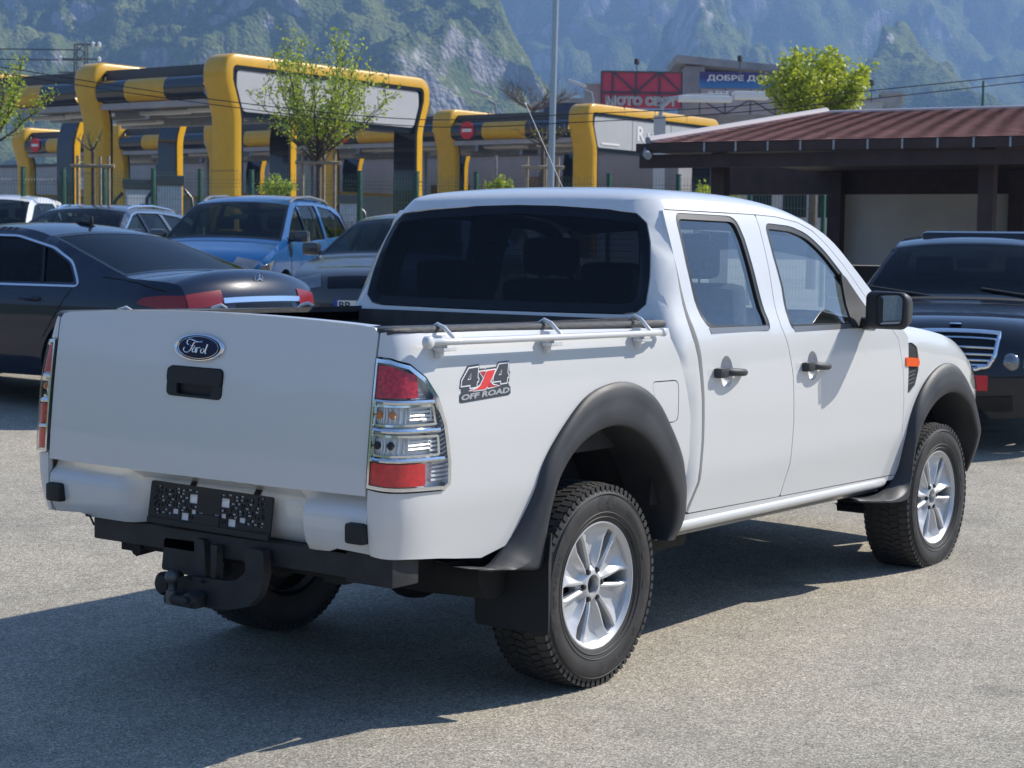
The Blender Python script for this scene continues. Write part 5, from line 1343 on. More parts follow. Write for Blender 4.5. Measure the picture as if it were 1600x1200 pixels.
for x,z in((1.5,t-.1),(-1.7,t-1.3),(1.5,t-1.3),(1.0,t-.1)): b.lathe([(0,-.25),(.14,-.15),(.16,0),(.14,.15),(0,.25)],8,'z',(x,0,z+.1))
b.build('insulators',M['lightwhite'],py)
g=on_ground(1528,60); r=empty('thin_post','thin green post above the shelter roof on the right','post',g); b=MB(); b.tube([(0,0,0),(0,0,at(1528,128,60).z-g.z)],.04,6); b.build('shaft',M['green'],r)

# ---------------- trees ----------------
def leafmat(name,c1,c2):
    m,n,l,b=nmat(name); g=n.new('ShaderNodeNewGeometry'); r=n.new('ShaderNodeValToRGB'); r.color_ramp.elements[0].color=(*c1,1); r.color_ramp.elements[1].color=(*c2,1); l.new(g.outputs['Random Per Island'],r.inputs[0]); l.new(r.outputs[0],b.inputs['Base Color']); b.inputs['Roughness'].default_value=.5
    t=n.new('ShaderNodeBsdfTranslucent'); l.new(r.outputs[0],t.inputs[0]); mx=n.new('ShaderNodeMixShader'); mx.inputs[0].default_value=.45; l.new(b.outputs[0],mx.inputs[1]); l.new(t.outputs[0],mx.inputs[2]); l.new(mx.outputs[0],n['Material Output'].inputs[0]); return m
M['leaf']=leafmat('spring_leaf',(.22,.32,.035),(.52,.60,.08)); M['leafy']=leafmat('yellow_green_leaf',(.26,.34,.02),(.55,.60,.05))
def leafclump(b,p,rg,s,n_,spread):
    for k in range(n_):
        q=p+Vector((rg.gauss(0,1),rg.gauss(0,1),rg.gauss(0,1)))*spread; a=Vector((rg.uniform(-1,1),rg.uniform(-1,1),rg.uniform(-.6,1))).normalized(); c=a.cross(Vector((rg.uniform(-1,1),rg.uniform(-1,1),rg.uniform(-1,1)))).normalized(); ss=s*rg.uniform(.6,1.3)
        b.add([q,q+a*ss*.5+c*ss*.28,q+a*ss,q+a*ss*.5-c*ss*.28],[(0,1,2,3)])
def tree(px,d,label,H,fork,R,nb,seed,leaf='leaf',lsize=.055,dens=14,trunk=.035,stakes=False,name='young_tree',up=.75,group=None,lean=0,bare=False,sub=5):
    rg=random.Random(seed); g=on_ground(px,d); r=empty(name,label,'tree',g,YAW-PI/2,group)
    b=MB(); lf=MB(); b.tube([(0,0,-.05),(lean*.3,0,fork*.5),(lean,0,fork)],[trunk*1.2,trunk,trunk*.85],8)
    for i in range(nb):
        a=2*PI*i/nb+rg.uniform(-.4,.4); s=rg.uniform(.35,1.0); z0=fork-rg.uniform(0,.18)*(H-fork)
        tip=Vector((lean+math.cos(a)*R*s,math.sin(a)*R*s,fork+(H-fork)*((1-s*.62*up/.75)*rg.uniform(.8,1.05))))
        p0=Vector((lean,0,z0)); mid_=p0.lerp(tip,.5)+Vector((math.cos(a)*R*.10,math.sin(a)*R*.10,-.06*(H-fork)))
        pts=[p0*(1-t)**2+mid_*2*t*(1-t)+tip*t*t for t in lin(0,1,8)]
        pts=[p+Vector((rg.gauss(0,.012),rg.gauss(0,.012),0))*(H-fork) for p in pts]
        b.tube(pts,[trunk*.45*(1-.85*t) for t in lin(0,1,8)],5)
        for k in range(2,8):
            for q in range(sub if k>2 else 2):
                dv=(pts[k]-pts[k-1]).normalized()*rg.uniform(.4,1)+Vector((rg.uniform(-1,1),rg.uniform(-1,1),rg.uniform(-.3,.9)))*.8
                L_=R*rg.uniform(.12,.34); e=pts[k]+dv.normalized()*L_
                b.tube([pts[k],pts[k].lerp(e,.5)+Vector((0,0,-.01)),e],[trunk*.12,trunk*.09,trunk*.04],3,cap=False)
                if not bare:
                    for t in lin(.25,1,4): leafclump(lf,pts[k].lerp(e,t),rg,lsize,max(1,dens//4),lsize*.75)
            if not bare: leafclump(lf,pts[k],rg,lsize,dens//3,lsize*.8)
            elif rg.random()<.5: leafclump(lf,pts[k],rg,lsize*.6,2,lsize*.5)
    b.build('trunk_and_limbs',M['bark'],r,60)
    if lf.v: lf.build('crown',M[leaf],r,None)
    if stakes:
        sw=.24
        for x,y in((-sw,0),(sw,0),(.05,.25)):
            s=MB(); s.tube([(x,y,0),(x,y,stakes+.16)],.026,8); s.build('stake',M['wood'],r)
        s=MB(); s.tube([(-sw-.1,-.05,stakes),(sw+.1,-.05,stakes)],.028,8); s.build('cross_rail',M['wood'],r)
        s=MB(); s.box(-sw,sw,-.05,.03,stakes*.45,stakes*.45+.06); s.build('tie_strap',M['rubber'],r)
    return r
def hz(px,py,d): return at(px,py,d).z-on_ground(px,d).z
tree(497,27,'staked young tree with fan of fresh green shoots before the big grey panel',hz(497,22,27),hz(497,226,27),1.16,32,3,lsize=.060,dens=15,trunk=.042,stakes=hz(497,255,27),up=.80,sub=2)
tree(-18,26,'spring leafed tree cut off by the left picture edge',hz(-12,75,26),hz(-12,230,26),0.85,11,9,lsize=.055,dens=10,trunk=.05,up=.5)
tree(146,28,'almost bare staked sapling left of the vacuum cabinets',hz(146,196,28),hz(146,232,28),.30,9,4,'leaf',.05,4,.035,stakes=hz(146,260,28),bare=True,group='bare staked saplings',sub=2)
tree(846,28,'almost bare staked sapling beside the steel lamp pole',hz(846,178,28),hz(846,222,28),.46,11,6,'leaf',.05,4,.035,stakes=hz(846,262,28),bare=True,group='bare staked saplings',sub=2)
tree(1268,34,'dense yellow green tree behind the shelter roof',hz(1268,62,34),hz(1268,205,34),1.02,26,14,'leafy',.095,20,.08,up=.66,name='leafy_tree',sub=3)
tree(432,31.5,'small green shrub behind the fence above the blue car',hz(432,272,30.5),hz(432,305,30.5),.26,7,8,'leaf',.06,10,.02,name='shrub',sub=3)
tree(778,31,'little flowering bush tip showing over the truck roof',hz(757,278,31),hz(757,300,31),.22,6,12,'leafy',.05,8,.02,name='shrub',sub=3)
tree(1118,30,'yellow flowering bush left of the shelter post',hz(1118,282,30),hz(1118,330,30),.45,9,15,'leafy',.06,8,.02,name='shrub',sub=3)
tree(830,90,'bare winter tree in front of the navy hall',hz(890,128,90),hz(890,170,90),2.6,14,21,'leaf',.05,3,.12,bare=True,name='bare_tree',sub=4)

# ---------------- parked cars ----------------
M['lampred']=pm('smoked_red_lens',(.20,.008,.014),.3,coat=.2); M['navy']=paint('black_blue_paint',(.005,.011,.030),.3); M['ablack']=paint('deep_black_paint',(.006,.008,.014),.3)
M['bluep']=paint('metallic_blue_paint',(.003,.060,.20),.3,0); M['greyp']=paint('dark_grey_paint',(.035,.038,.045),.35,.2); M['greyd']=paint('graphite_paint',(.040,.042,.046),.35,.2); M['silverw']=paint('pearl_white_paint',(.66,.66,.66),.35)
M['cglass']=glassm('car_glass',(.30,.36,.33),.55); M['dglass']=glassm('dark_car_glass',(.03,.035,.045),.45); M['inside']=pm('car_interior',(.035,.035,.037),.9); M['lampclear']=pm('headlamp_glass',(.22,.235,.25),.12,.7,coat=1,var=.3,vscale=7)
def car(name,label,cat,px,d,az,P,group='cars parked behind the pickup',origin=None):
    loc=on_ground(px,d) if origin is None else origin
    R_=empty(name,label,cat,loc,az,group)
    prof=P['prof']; X=[p[0] for p in prof]; Z=[p[1] for p in prof]; N=len(prof)
    ix=max(range(N),key=lambda i:Z[i]); xf,xr_=max(X),min(X); xm=(xf+xr_)/2; hl_=(xf-xr_)/2
    HZ_,HW_=P['hw']
    T_=list(range(N))
    def pp(t): return sip(t,T_,X),sip(t,T_,Z)
    body=[(X[i],Z[i]) for i in range(N)]
    fine=[pp(t) for t in lin(0,N-1,(N-1)*5+1)]
    top_=sorted([(x,z) for x,z in fine if z>.55]); TX=[a for a,_ in top_]; TZ=[b_ for _,b_ in top_]
    def w(x): 
        q=min(1,abs((x-xm)/hl_)); return 1-.03*q*q-P.get('nose',.16)*max(0,(q-.80)/.20)**2.2
    def sY(x,z):
        h=sip(z,HZ_,HW_)*w(x); zt=ip(x,TX,TZ); dd=max(0,z-(zt-.075)); return h-dd*dd*5.0*(1 if abs(x-xm)<hl_*.93 else .3)
    def S(x,z,o=0): return (x,-(sY(x,z)+o),z)
    def top(t,s,o=0):
        x,z=pp(t); x2,z2=pp(min(N-1,t+.02)); x1,z1=pp(max(0,t-.02)); tv=Vector((x2-x1,z2-z1)).normalized(); nv=Vector((-tv.y,tv.x))
        if nv.dot(Vector((x-xm,z-.6)))<0: nv=-nv
        y=sY(x,z); end=max(0,abs(x-xm)/hl_-.8)/.2; c=.045+.10*end
        q=x+nv.x*(c*(1-abs(s)**2.4)+o),z+nv.y*(c*(1-abs(s)**2.4)+o)
        return Vector((q[0],-y*s,q[1]))
    wr=P['wr']; wxs=P['wx']
    out=[fine[0]]+fine[1:]
    bot=[]
    zb=P.get('zb',.24)
    for wx in sorted(wxs):
        bot+=[(wx-(wr+.07)*math.cos(a),max(zb,wr+(wr+.07)*math.sin(a))) for a in lin(-.15,PI+.15,17)]
    poly=[(X[-1],zb)]+bot+[(X[0],zb)]+[f for f in fine if f[1]>zb+.01]
    poly=[q for i,q in enumerate(poly) if math.dist(q,poly[i-1])>.004]
    wins=[rnd(w_,.04,3) for w_ in P['wins']]
    wins=[q if area2(q)>0 else q[::-1] for q in wins]
    V=[];F=[]
    v1,f1=panel_data(poly if area2(poly)>0 else poly[::-1],wins,S,0,.075,.03,skip=lambda x,z:z>zb+.01 and min(abs(x-a)+abs(z-c) for a,c in fine)<.002)
    V+=v1;F+=f1; v2,f2=mir(v1,f1); b0=len(V); V+=v2; F+=[[i+b0 for i in f] for f in f2]
    tags=[p[2] if len(p)>2 else 'b' for p in prof]
    ts=lin(0,N-1,(N-1)*5+1); ss=[math.sin(PI/2*q) for q in lin(-1,1,19)]
    grp={}
    for i in range(len(ts)-1):
        tg=tags[min(N-1,int(ts[i]+1e-6))]; grp.setdefault(tg,[]).append(i)
    for tg,idx in grp.items():
        mb=MB()
        for i in idx:
            a=[top(ts[i],s) for s in ss]; c=[top(ts[i+1],s) for s in ss]; n_=len(ss); mb.add(a+c,[(k,k+1,n_+k+1,n_+k) for k in range(n_-1)])
        if tg=='b': b0=len(V); V+=mb.v; F+=[[q+b0 for q in f] for f in mb.f]
        else:
            gl_=mb.build({'w':'windscreen','r':'rear_window'}[tg],M[P.get('rglass' if tg=='r' else 'wglass','cglass')],R_,60,.0008)
            # black edge band of the glass
            if len(idx)>2:
                bb=MB(); t0,t1=ts[idx[0]],ts[idx[-1]+1]
                for (ta,tb,sa,sb) in((t0,t0+.07*(t1-t0),-1,1),(t1-.05*(t1-t0),t1,-1,1),(t0,t1,-1,-.955),(t0,t1,.955,1)):
                    bb.grid(lambda t,s:top(t,s,.002),lin(ta,tb,6),lin(sa,sb,12))
                bb.build('glass_edge',M['frit'],gl_,None)
    mesh('body',V,F,M[P['mat']],R_,42,None,.0012)
    for i,q in enumerate(wins):
        panel('side_window',q,S,M[P.get('sglass','cglass')],R_,[],-.012,.12,0)
    if P.get('chrome'):
        q=rnd(P['chrome'],.05,3); q=q if area2(q)>0 else q[::-1]; panel('chrome_trim',offp(q,.010),S,M['chrome'],R_,[offp(q,-.006)],.006,.06,.01)
    pil=P.get('pillars',[])
    for q in pil: panel('door_pillar',q if area2(q)>0 else q[::-1],S,M['frit'],R_,[],.003,.1,.004)
    for L in P.get('seams',[]):
        for sg in(1,-1):
            b=MB(); b.tube([(x,-sg*(sY(x,z)+.0),z) for x,z in resamp(L,.06,False)],.0045,5); b.build('door_seam',M['gap'],R_)
    for x,z in P.get('handles',[]):
        for sg in(1,-1):
            b=MB(); y=sY(x,z); b.tube([(x-.10,-sg*(y+.0),z),(x-.08,-sg*(y+.035),z),(x+.08,-sg*(y+.035),z),(x+.10,-sg*y,z)],.014,8); b.build('door_handle',M[P.get('hmat',P['mat'])],R_)
    if P.get('strip'):
        z=P['strip']
        for sg in(1,-1): b=MB(); b.tube([(x,-sg*(sY(x,z)+.003),z) for x in lin(wxs[1]-.5 if wxs[1]>wxs[0] else wxs[0]-.5,min(wxs)+.5,12)],.012,6); b.build('side_strip',M['chrome'],R_)
    def tz(z,front):
        rng=[t for t in lin(0,N-1,401) if (pp(t)[0]>xm)==front]; return min(rng,key=lambda t:abs(pp(t)[1]-z))
    def patch(nm,z0,z1,s0,s1,mat,front=True,o=.006,both=False,parent=None):
        t0,t1=tz(z0,front),tz(z1,front); res=[]
        for m_ in((1,-1) if both else (1,)):
            b=MB(); b.grid(lambda t,s:top(t,s*m_,o),lin(t0,t1,7),lin(s0,s1,9)); 
            e0=[top(t,s0*m_,o) for t in lin(t0,t1,7)]
            res.append(b.build(nm,M[mat],parent or R_,60))
        return res
    for a in P.get('patches',[]): patch(*a[:6],**(a[6] if len(a)>6 else {}))
    for nm,q,mat in P.get('sides',[]):
        q=rnd(q,.03,3); q=q if area2(q)>0 else q[::-1]; panel(nm,q,S,M[mat],R_,[],.006,.05,.008)
    for wx in wxs:
        for sg in(1,-1):
            b=MB(); y=sY(xm,wr)-.10; c=(wx,-sg*y,wr)
            b.lathe([(wr*.62,-.09),(wr*.80,-.105),(wr*.95,-.10),(wr,-.07),(wr,.07),(wr*.95,.10),(wr*.62,.09)],32,'y',c); to=b.build('wheel',M['tyre'],R_)
            b=MB(); o_=-sg*.0
            b.lathe([(wr*.55,.08),(wr*.60,-sg*.085),(wr*.66,-sg*.095)],32,'y',c)
            for k in range(5):
                a=2*PI*k/5+.3; dx,dz=math.cos(a),math.sin(a); 
                b.tube([(wx,-sg*(y+.06),wr),(wx+dx*wr*.62,-sg*(y+.085),wr+dz*wr*.62)],[.05,.035],6)
            b.lathe([(0,-sg*.075),(.05,-sg*.075),(.07,-sg*.05)],16,'y',c); b.build('rim',M['rim'],to,40)
            b=MB(); b.grid(lambda a,y_:Vector((wx+(wr+.065)*math.cos(a),y_*-sg,wr+(wr+.065)*math.sin(a))),lin(-.1,PI+.1,14),[sY(xm,wr)-.03,.3]); b.build('wheel_arch',M['under'],R_)
    # mirrors
    mx,mz=P['mirror']
    for sg in(1,-1):
        b=MB(); y=sY(mx,mz); b.box(mx-.07,mx+.08,-sg*(y+.05) if sg<0 else -(y+.25),-sg*(y+.25) if sg<0 else -(y+.05),mz-.02,mz+.13,bev=.04); b.tube([(mx,-sg*(y-.03),mz),(mx,-sg*(y+.1),mz+.02)],.025,6)
        mo=b.build('wing_mirror',M[P.get('mmat',P['mat'])],R_,50)
    if P.get('rails'):
        x0,x1,zr,yr=P['rails']
        for sg in(1,-1):
            b=MB(); rz=lambda x,o:(x,ip(x,TX,TZ)-.035+o); pts=[rz(x0,0),rz(x0-.10,.045),rz(x0-.30,.06),rz((x0+x1)/2,.06),rz(x1+.30,.06),rz(x1+.10,.045),rz(x1,0)]
            b.tube([(x,sg*yr,z) for x,z in pts],[.016,.022,.022,.022,.022,.022,.016],8); b.build('roof_rail',M['satin'] if not P.get('railm') else M[P['railm']],R_)
    # cabin: floor tub, seats, dashboard
    b=MB(); zi=P['belt']; b.box(P['cab'][0],P['cab'][1],-.66,.66,.3,zi-.28); 
    b.build('cabin_floor',M['inside'],R_)
    fx_=P['cab'][1]-.95
    for y in(-.36,.36):
        for x in(fx_,fx_-.95):
            b=MB(); b.box(x-.10,x+.02,y-.24,y+.24,zi-.4,zi+.14,bev=.05); b.box(x-.13,x-.03,y-.12,y+.12,zi+.17,zi+.34,bev=.04); b.build('seat',M['inside'],R_)
    b=MB(); b.box(P['cab'][1]-.35,P['cab'][1],-.66,.66,zi-.3,zi-.03,bev=.04); b.build('dashboard',M['inside'],R_)
    xw,zw=P['imirror']; b=MB(); b.box(xw-.02,xw+.01,-.12,.12,zw-.035,zw+.035,bev=.015); b.build('inside_mirror',M['satin'],R_)
    sw=MB(); T=Matrix.Translation((P['cab'][1]-.45,.36,zi-.02))@Matrix.Rotation(1.1,4,'Y'); sw.tube([T@Vector((.18*math.cos(a),.18*math.sin(a),0)) for a in lin(0,2*PI,17)[:-1]],.015,6,closed=True); sw.build('steering_wheel',M['black'],R_)
    return R_,S,top,tz,sY
HWs=([.2,.35,.55,.75,.90,1.0,1.10,1.30,1.45,1.6],[.84,.90,.925,.93,.92,.885,.83,.72,.62,.55])
# --- black saloon on the left, seen from its rear left corner
prof=[(2.48,.24,'b'),(2.55,.42,'b'),(2.55,.60,'b'),(2.46,.76,'b'),(2.25,.85,'b'),(1.85,.92,'b'),(1.28,.99,'w'),(.86,1.21,'w'),(.48,1.385,'b'),(.15,1.445,'b'),(-.20,1.468,'b'),(-.58,1.458,'b'),(-.95,1.395,'r'),(-1.45,1.24,'r'),(-1.92,1.09,'b'),(-2.10,1.07,'b'),(-2.30,1.055,'b'),(-2.44,1.030,'b'),(-2.50,.95,'b'),(-2.53,.84,'b'),(-2.57,.66,'b'),(-2.57,.50,'b'),(-2.50,.26,'b')]
SC_=dict(prof=prof,hw=([.2,.35,.55,.75,.90,.98,1.05,1.10,1.30,1.42,1.5],[.85,.91,.935,.94,.93,.905,.865,.835,.735,.665,.60]),wr=.345,wx=(-1.52,1.62),mat='navy',sglass='dglass',rglass='dglass',wglass='cglass',nose=.20,
 wins=[[(1.02,1.02),(.30,1.33),(-.02,1.385),(-.06,1.02)],[(-.12,1.02),(-.08,1.39),(-.60,1.38),(-1.05,1.29),(-1.30,1.18),(-1.44,1.035)]],
 chrome=[(1.10,1.005),(.30,1.345),(-.05,1.402),(-.60,1.395),(-1.07,1.303),(-1.33,1.195),(-1.50,1.008)],pillars=[[(-.06,1.015),(-.12,1.015),(-.08,1.395),(-.02,1.39)],[(-1.10,1.02),(-1.07,1.02),(-.93,1.32),(-.96,1.325)]],
 seams=[[(1.08,.35),(1.12,.9),(1.05,1.0)],[(-.09,.32),(-.09,1.01)],[(-1.15,.60),(-1.30,.8),(-1.45,1.0)],[(-1.72,1.085),(-2.1,1.045),(-2.38,.985)]],handles=[(-1.0,.90),(.22,.88)],belt=1.0,cab=(-1.3,1.2),imirror=(.55,1.30),mirror=(.95,1.02),
 patches=[('tail_light',.85,.955,.60,1.0,'lampred',dict(front=False,both=True)),('chrome_strip',.875,.91,-.60,.60,'chrome',dict(front=False,o=.012)),('plate_recess',.70,.86,-.45,.45,'frit',dict(front=False,o=.002)),('headlight',.66,.78,.55,.95,'lampclear',dict(both=True)),('grille',.45,.76,-.42,.42,'frit')],
 sides=[('tail_light',[(-2.20,.935),(-2.36,.953),(-2.507,.953),(-2.525,.852),(-2.33,.852),(-2.14,.89)],'lampred')])
SAZ=math.radians(93); rp=on_ground(403,14.2); org=Vector((rp.x+2.57*math.cos(SAZ),rp.y+2.57*math.sin(SAZ),0)); org.z=gxy(rp.x,rp.y)
R_,S,top,tz,sY=car('parked_saloon','long black-blue saloon with tinted windows and chrome window line behind the pickup tailgate','car',0,0,SAZ,SC_,origin=org)
b=MB(); t=tz(1.0,False); c=top(t,0,.012); 
b.tube([(c.x,c.y+.045*math.cos(a),c.z+.045*math.sin(a)) for a in lin(0,2*PI,25)[:-1]],.0045,6,closed=True)
for a in(PI/2,PI/2+2*PI/3,PI/2-2*PI/3): b.tube([(c.x-.003,c.y,c.z),(c.x-.003,c.y+.043*math.cos(a),c.z+.043*math.sin(a))],[.008,.003],6)
b.build('star_emblem',M['chrome'],R_)
b=MB(); c=top(tz(1.45,False),0,0); b.tube([(-.76,0,1.475),(-.70,0,1.505),(-.62,0,1.515),(-.52,0,1.49)],[.01,.02,.025,.008],8); b.box(-.74,-.71,-.01,.01,1.49,1.565,bev=.008); b.build('roof_aerial',M['black'],R_)
# --- black saloon on the right, facing us, with raised sunroof
prof=[(2.36,.22,'b'),(2.42,.40,'b'),(2.42,.52,'b'),(2.38,.66,'b'),(2.24,.77,'b'),(1.95,.845,'b'),(1.55,.90,'b'),(1.10,.95,'w'),(.70,1.17,'w'),(.30,1.375,'b'),(-.05,1.435,'b'),(-.45,1.45,'b'),(-.85,1.41,'b'),(-1.10,1.34,'r'),(-1.50,1.17,'r'),(-1.82,1.04,'b'),(-2.15,1.01,'b'),(-2.33,.98,'b'),(-2.38,.80,'b'),(-2.42,.55,'b'),(-2.36,.24,'b')]
EC=dict(prof=prof,hw=([.2,.35,.55,.75,.88,.96,1.05,1.25,1.38,1.5],[.83,.88,.905,.91,.895,.865,.815,.72,.65,.60]),wr=.325,wx=(-1.36,1.50),mat='ablack',wglass='dglass2',sglass='dglass',nose=.24,
 wins=[[(.95,.98),(.22,1.30),(-.10,1.35),(-.14,.98)],[(-.20,.98),(-.16,1.355),(-.65,1.35),(-1.05,1.25),(-1.30,1.0)]],pillars=[[(-.14,.975),(-.20,.975),(-.16,1.36),(-.10,1.355)]],
 seams=[[(.95,.35),(1.0,.9)],[(-.17,.32),(-.17,.97)]],handles=[(-.9,.86),(.12,.85)],belt=.96,cab=(-1.2,1.05),imirror=(.52,1.25),mirror=(.82,.98),
 patches=[('front_apron_slot',.28,.38,-.62,.62,'frit'),('bonnet_gap',.935,.952,-.88,.88,'gap',dict(o=.004))],sides=[])
M['dglass2']=glassm('blue_tint_glass',(.10,.14,.18),.45)
R_,S,top,tz,sY=car('parked_saloon','black saloon with round headlights and raised sunroof parked before the shelter','car',1525,14.9,math.radians(198.8),EC)
# grille: chrome surround and slats
def fr(z,s,o): return top(tz(z,True),s,o)
b=MB(); gp=[(.69,-.43),(.69,.43),(.60,.42),(.53,.36),(.51,.24),(.51,-.24),(.53,-.36),(.60,-.42)]
gp2=[]
for i in range(len(gp)):
    a,c=gp[i],gp[(i+1)%len(gp)]
    for k in range(5): gp2.append((a[0]+(c[0]-a[0])*k/5,a[1]+(c[1]-a[1])*k/5))
pts=[fr(z,s,.015) for z,s in gp2]; b.tube(pts,.018,8,closed=True); GR=b.build('grille',M['chrome'],R_)
b=MB(); b.grid(lambda z,s:fr(z,s*(.42 if z>.57 else .36),.006),lin(.52,.685,6),lin(-1,1,9)); b.build('grille_back',M['frit'],GR)
for z in(.54,.57,.60,.63,.66):
    b=MB(); hw_=.42 if z>.58 else .37; b.tube([fr(z,s,.014) for s in lin(-hw_,hw_,11)],.008,6); b.build('grille_slat',M['chrome'],GR)
b=MB(); c=fr(.73,0,.01); b.lathe([(0,.008),(.035,.006),(.042,0)],20,'z',c); b.build('bonnet_badge',M['chrome'],R_)
for sg in(1,-1):
    for s_,r in((.58,.072),(.80,.090)):
        c=fr(.57,s_*sg,-.03); b=MB(); nrm_=Vector((1,sg*-.35*s_,.25)).normalized(); T=Matrix.Translation(c)@nrm_.to_track_quat('Z','Y').to_matrix().to_4x4()
        b.lathe([(0,.055),(r*.5,.050),(r*.85,.030),(r,.0)],24,'z',(0,0,0),0,T); b.lathe([(r,.0),(r*1.08,.01),(r*1.12,-.02)],24,'z',(0,0,0),0,T); b.build('headlight',M['lampclear'],R_,60)
b=MB(); z=.35; c=fr(.44,0,.02); b.box(c.x,c.x+.012,-.24,.24,.385,.49); b.build('red_dealer_plate',M['red'],R_)
b=MB(); b.box(-.60,.02,-.44,.44,1.44,1.545,bev=.035); b.v=[Vector((v.x,v.y,v.z-(v.y/.44)**2*.022-max(0,v.x+.2)*.10)) for v in b.v]; b.build('raised_sunroof',M['ablack'],R_)
for sg in(.1,-.75):
    b=MB(); b.tube([(1.10,sg+.55,.985),(1.02,sg+.15,1.04),(.98,sg-.0,1.06)],.010,5); b.build('wiper',M['black'],R_)
# --- blue people carrier
prof=[(2.20,.24,'b'),(2.28,.42,'b'),(2.26,.60,'b'),(2.14,.76,'b'),(1.90,.90,'b'),(1.55,1.00,'b'),(1.30,1.06,'w'),(.85,1.33,'w'),(.45,1.54,'b'),(.05,1.62,'b'),(-.5,1.65,'b'),(-1.1,1.63,'b'),(-1.65,1.56,'b'),(-1.92,1.48,'r'),(-2.10,1.25,'r'),(-2.22,1.05,'b'),(-2.28,.85,'b'),(-2.32,.60,'b'),(-2.30,.30,'b')]
MV=dict(prof=prof,hw=([.2,.35,.55,.75,.92,1.02,1.10,1.30,1.50,1.62,1.7],[.80,.85,.875,.88,.875,.85,.82,.76,.69,.62,.56]),wr=.32,wx=(-1.42,1.33),mat='bluep',nose=.22,
 wins=[[(1.10,1.06),(.80,1.28),(.45,1.48),(.28,1.53),(.22,1.07)],[(.14,1.07),(.20,1.54),(-.62,1.56),(-.66,1.10)],[(-.78,1.11),(-.74,1.555),(-1.35,1.52),(-1.75,1.42),(-1.95,1.17)]],
 pillars=[[(.22,1.065),(.14,1.065),(.20,1.545),(.28,1.54)],[(-.42,1.09),(-.45,1.09),(-.43,1.55),(-.40,1.55)]],
 seams=[[(1.05,.32),(1.10,.95),(1.08,1.04)],[(.16,.30),(.18,1.05)],[(-.72,.55),(-.72,1.1)]],handles=[(.32,.98),(.02,.99)],hmat='chrome',strip=.55,belt=1.05,cab=(-1.6,1.15),imirror=(.62,1.38),mirror=(.98,1.07),mmat='greyp',rails=(.35,-1.55,1.64,.60),
 patches=[('headlight',.69,.80,.64,1.0,'lampclear',dict(both=True)),('grille',.56,.72,-.42,.42,'frit'),('tail_light',.95,1.5,.84,1.0,'redlens',dict(front=False,both=True)),('lower_grille',.30,.44,-.5,.5,'frit')],
 sides=[('headlight',[(1.78,.83),(2.12,.74),(2.18,.66),(1.95,.68)],'lampclear'),('tail_light',[(-1.86,1.52),(-1.99,1.42),(-2.24,1.0),(-2.16,1.0),(-1.98,1.3)],'redlens')])
R_,S,top,tz,sY=car('people_carrier','bright blue people carrier with roof rails facing us beside the fence','car',396,24.4,math.radians(206),MV)
b=MB(); b.box(.55,1.9,-.8,.8,1.0,1.001); 
# --- grey estate
prof=[(2.28,.24,'b'),(2.36,.42,'b'),(2.34,.58,'b'),(2.22,.72,'b'),(1.95,.82,'b'),(1.5,.92,'b'),(1.12,.98,'w'),(.70,1.21,'w'),(.32,1.385,'b'),(-.05,1.445,'b'),(-.6,1.465,'b'),(-1.2,1.44,'b'),(-1.75,1.385,'b'),(-2.0,1.31,'r'),(-2.20,1.12,'r'),(-2.32,.96,'b'),(-2.38,.75,'b'),(-2.40,.5,'b'),(-2.34,.26,'b')]
WG=dict(prof=prof,hw=HWs,wr=.32,wx=(-1.38,1.40),mat='greyp',nose=.22,wins=[[(.92,1.0),(.24,1.325),(.02,1.365),(-.02,1.0)],[(-.10,1.0),(-.06,1.37),(-.75,1.375),(-.88,1.03)],[(-.98,1.03),(-.87,1.37),(-1.45,1.33),(-1.85,1.20),(-1.95,1.08)]],
 chrome=[(1.02,.985),(.24,1.345),(0,1.385),(-.8,1.392),(-1.5,1.35),(-1.90,1.22),(-2.05,1.05),(-.5,.99)],pillars=[[(-.02,.995),(-.10,.995),(-.06,1.375),(.02,1.37)]],
 seams=[[(.95,.32),(1.0,.95)],[(-.06,.3),(-.06,1.0)],[(-.9,.6),(-.92,1.02)]],handles=[(.1,.88),(-.8,.90)],belt=.98,cab=(-1.7,1.0),imirror=(.5,1.26),mirror=(.85,1.0),rails=(.2,-1.65,1.46,.57),railm='chrome',
 patches=[('headlight',.60,.74,.55,1.0,'lampclear',dict(both=True)),('grille',.50,.70,-.45,.45,'frit')],sides=[('tail_light',[(-2.0,.95),(-2.33,.93),(-2.36,.8),(-2.1,.82)],'redlens')])
car('parked_estate','dark grey estate car with chrome roof rails behind the black saloon','car',150,27.0,math.radians(203),WG)
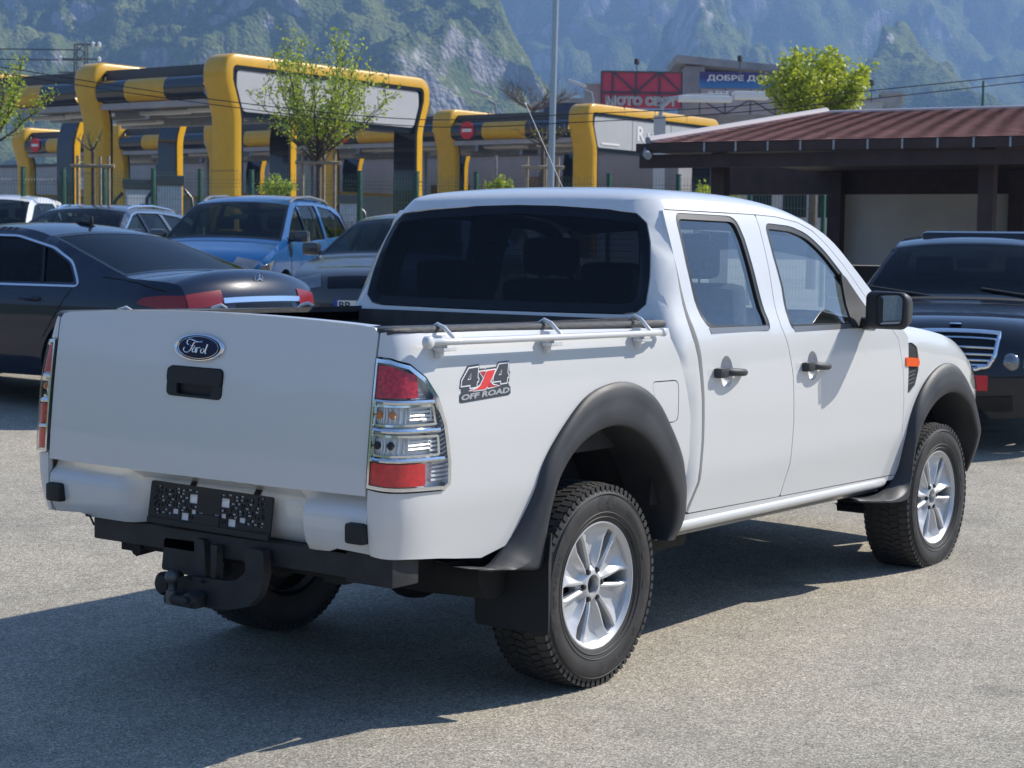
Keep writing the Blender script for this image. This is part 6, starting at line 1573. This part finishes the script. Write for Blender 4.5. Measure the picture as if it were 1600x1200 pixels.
# --- white hatchback at the left edge
prof=[(1.98,.24,'b'),(2.06,.42,'b'),(2.02,.62,'b'),(1.85,.80,'b'),(1.5,.94,'b'),(1.20,1.02,'w'),(.80,1.27,'w'),(.42,1.46,'b'),(0,1.54,'b'),(-.5,1.56,'b'),(-1.0,1.53,'b'),(-1.45,1.45,'r'),(-1.75,1.20,'r'),(-1.90,1.02,'b'),(-1.98,.80,'b'),(-2.0,.5,'b'),(-1.95,.26,'b')]
WH=dict(prof=prof,hw=([.2,.35,.55,.75,.92,1.02,1.10,1.30,1.45,1.6],[.79,.84,.865,.87,.86,.835,.80,.72,.65,.56]),wr=.30,wx=(-1.24,1.26),mat='silverw',nose=.24,wins=[[(1.0,1.04),(.36,1.40),(.12,1.44),(.08,1.04)],[(-.0,1.04),(.04,1.45),(-.72,1.46),(-.80,1.06)],[(-.90,1.08),(-.84,1.45),(-1.22,1.40),(-1.50,1.16)]],
 pillars=[[(.08,1.03),(0,1.03),(.04,1.455),(.12,1.45)]],seams=[[(.06,.3),(.06,1.03)],[(-.78,.6),(-.85,1.05)]],handles=[(.2,.92),(-.62,.94)],belt=1.02,cab=(-1.3,1.1),imirror=(.6,1.32),mirror=(.9,1.03),
 patches=[('headlight',.64,.80,.5,1.0,'lampclear',dict(both=True)),('grille',.5,.62,-.4,.4,'frit')],sides=[('tail_light',[(-1.62,1.2),(-1.80,1.1),(-1.92,.85),(-1.72,.9)],'redlens')])
car('parked_hatchback','white hatchback cut off by the left picture edge','car',6,31.5,math.radians(212),WH)
# --- dark grey hatchback half hidden by the pickup cab
prof=[(2.02,.24,'b'),(2.10,.42,'b'),(2.08,.58,'b'),(1.97,.72,'b'),(1.75,.83,'b'),(1.4,.93,'b'),(1.10,1.0,'w'),(.70,1.23,'w'),(.34,1.40,'b'),(-.05,1.465,'b'),(-.6,1.48,'b'),(-1.15,1.44,'b'),(-1.60,1.36,'r'),(-1.85,1.12,'r'),(-1.98,.96,'b'),(-2.06,.75,'b'),(-2.08,.5,'b'),(-2.02,.26,'b')]
GH=dict(prof=prof,hw=HWs,wr=.315,wx=(-1.28,1.30),mat='greyd',nose=.22,wins=[[(.90,1.02),(.28,1.34),(.04,1.38),(0,1.02)],[(-.08,1.02),(-.04,1.385),(-.75,1.385),(-.86,1.05)],[(-.94,1.06),(-.84,1.38),(-1.22,1.33),(-1.48,1.14)]],
 pillars=[[(0,1.015),(-.08,1.015),(-.04,1.39),(.04,1.385)]],seams=[[(-.04,.3),(-.04,1.02)],[(.92,.32),(.96,.95)]],handles=[(.1,.9),(-.7,.92)],belt=1.0,cab=(-1.4,1.0),imirror=(.5,1.27),mirror=(.84,1.02),
 patches=[('grille',.60,.70,-.52,.52,'frit'),('headlight',.62,.74,.62,1.0,'lampclear',dict(both=True)),('lower_grille',.28,.40,-.6,.6,'frit')],sides=[('headlight',[(1.72,.80),(1.98,.72),(2.02,.62),(1.86,.62)],'lampclear')])
R_,S,top,tz,sY=car('parked_hatchback','dark grey hatchback partly hidden behind the pickup cab with its number plate showing','car',652,21.4,math.radians(203),GH)
c=top(tz(.47,True),0,.02); b=MB(); b.box(c.x,c.x+.012,-.26,.26,.42,.53); NP=b.build('number_plate',M['lightwhite'],R_)
b=MB(); b.box(c.x+.0125,c.x+.014,-.26,-.222,.42,.53); b.build('blue_band',pm('eu_blue',(.01,.06,.42),.5),NP)
b=MB(); fit_text('BP',lambda x,z:Vector((c.x+.015,-.205+x,.435+z)),.125,.08,b,bold=.02); b.build('plate_lettering',M['gap'],NP,None)

# ---------------- haze ----------------
m=bpy.data.materials.new('haze_air'); m.use_nodes=True; n=m.node_tree.nodes; n.clear()
o=n.new('ShaderNodeOutputMaterial'); v=n.new('ShaderNodeVolumePrincipled'); v.inputs['Density'].default_value=.00050; v.inputs['Color'].default_value=(.31,.53,.97,1); v.inputs['Anisotropy'].default_value=.2
m.node_tree.links.new(v.outputs[0],o.inputs['Volume'])
b=MB(); b.box(-1510,2700,-1510,2700,-6,520); hz=b.build('haze',m,None,None); tag(hz,kind='stuff')
m.cycles.homogeneous_volume=True
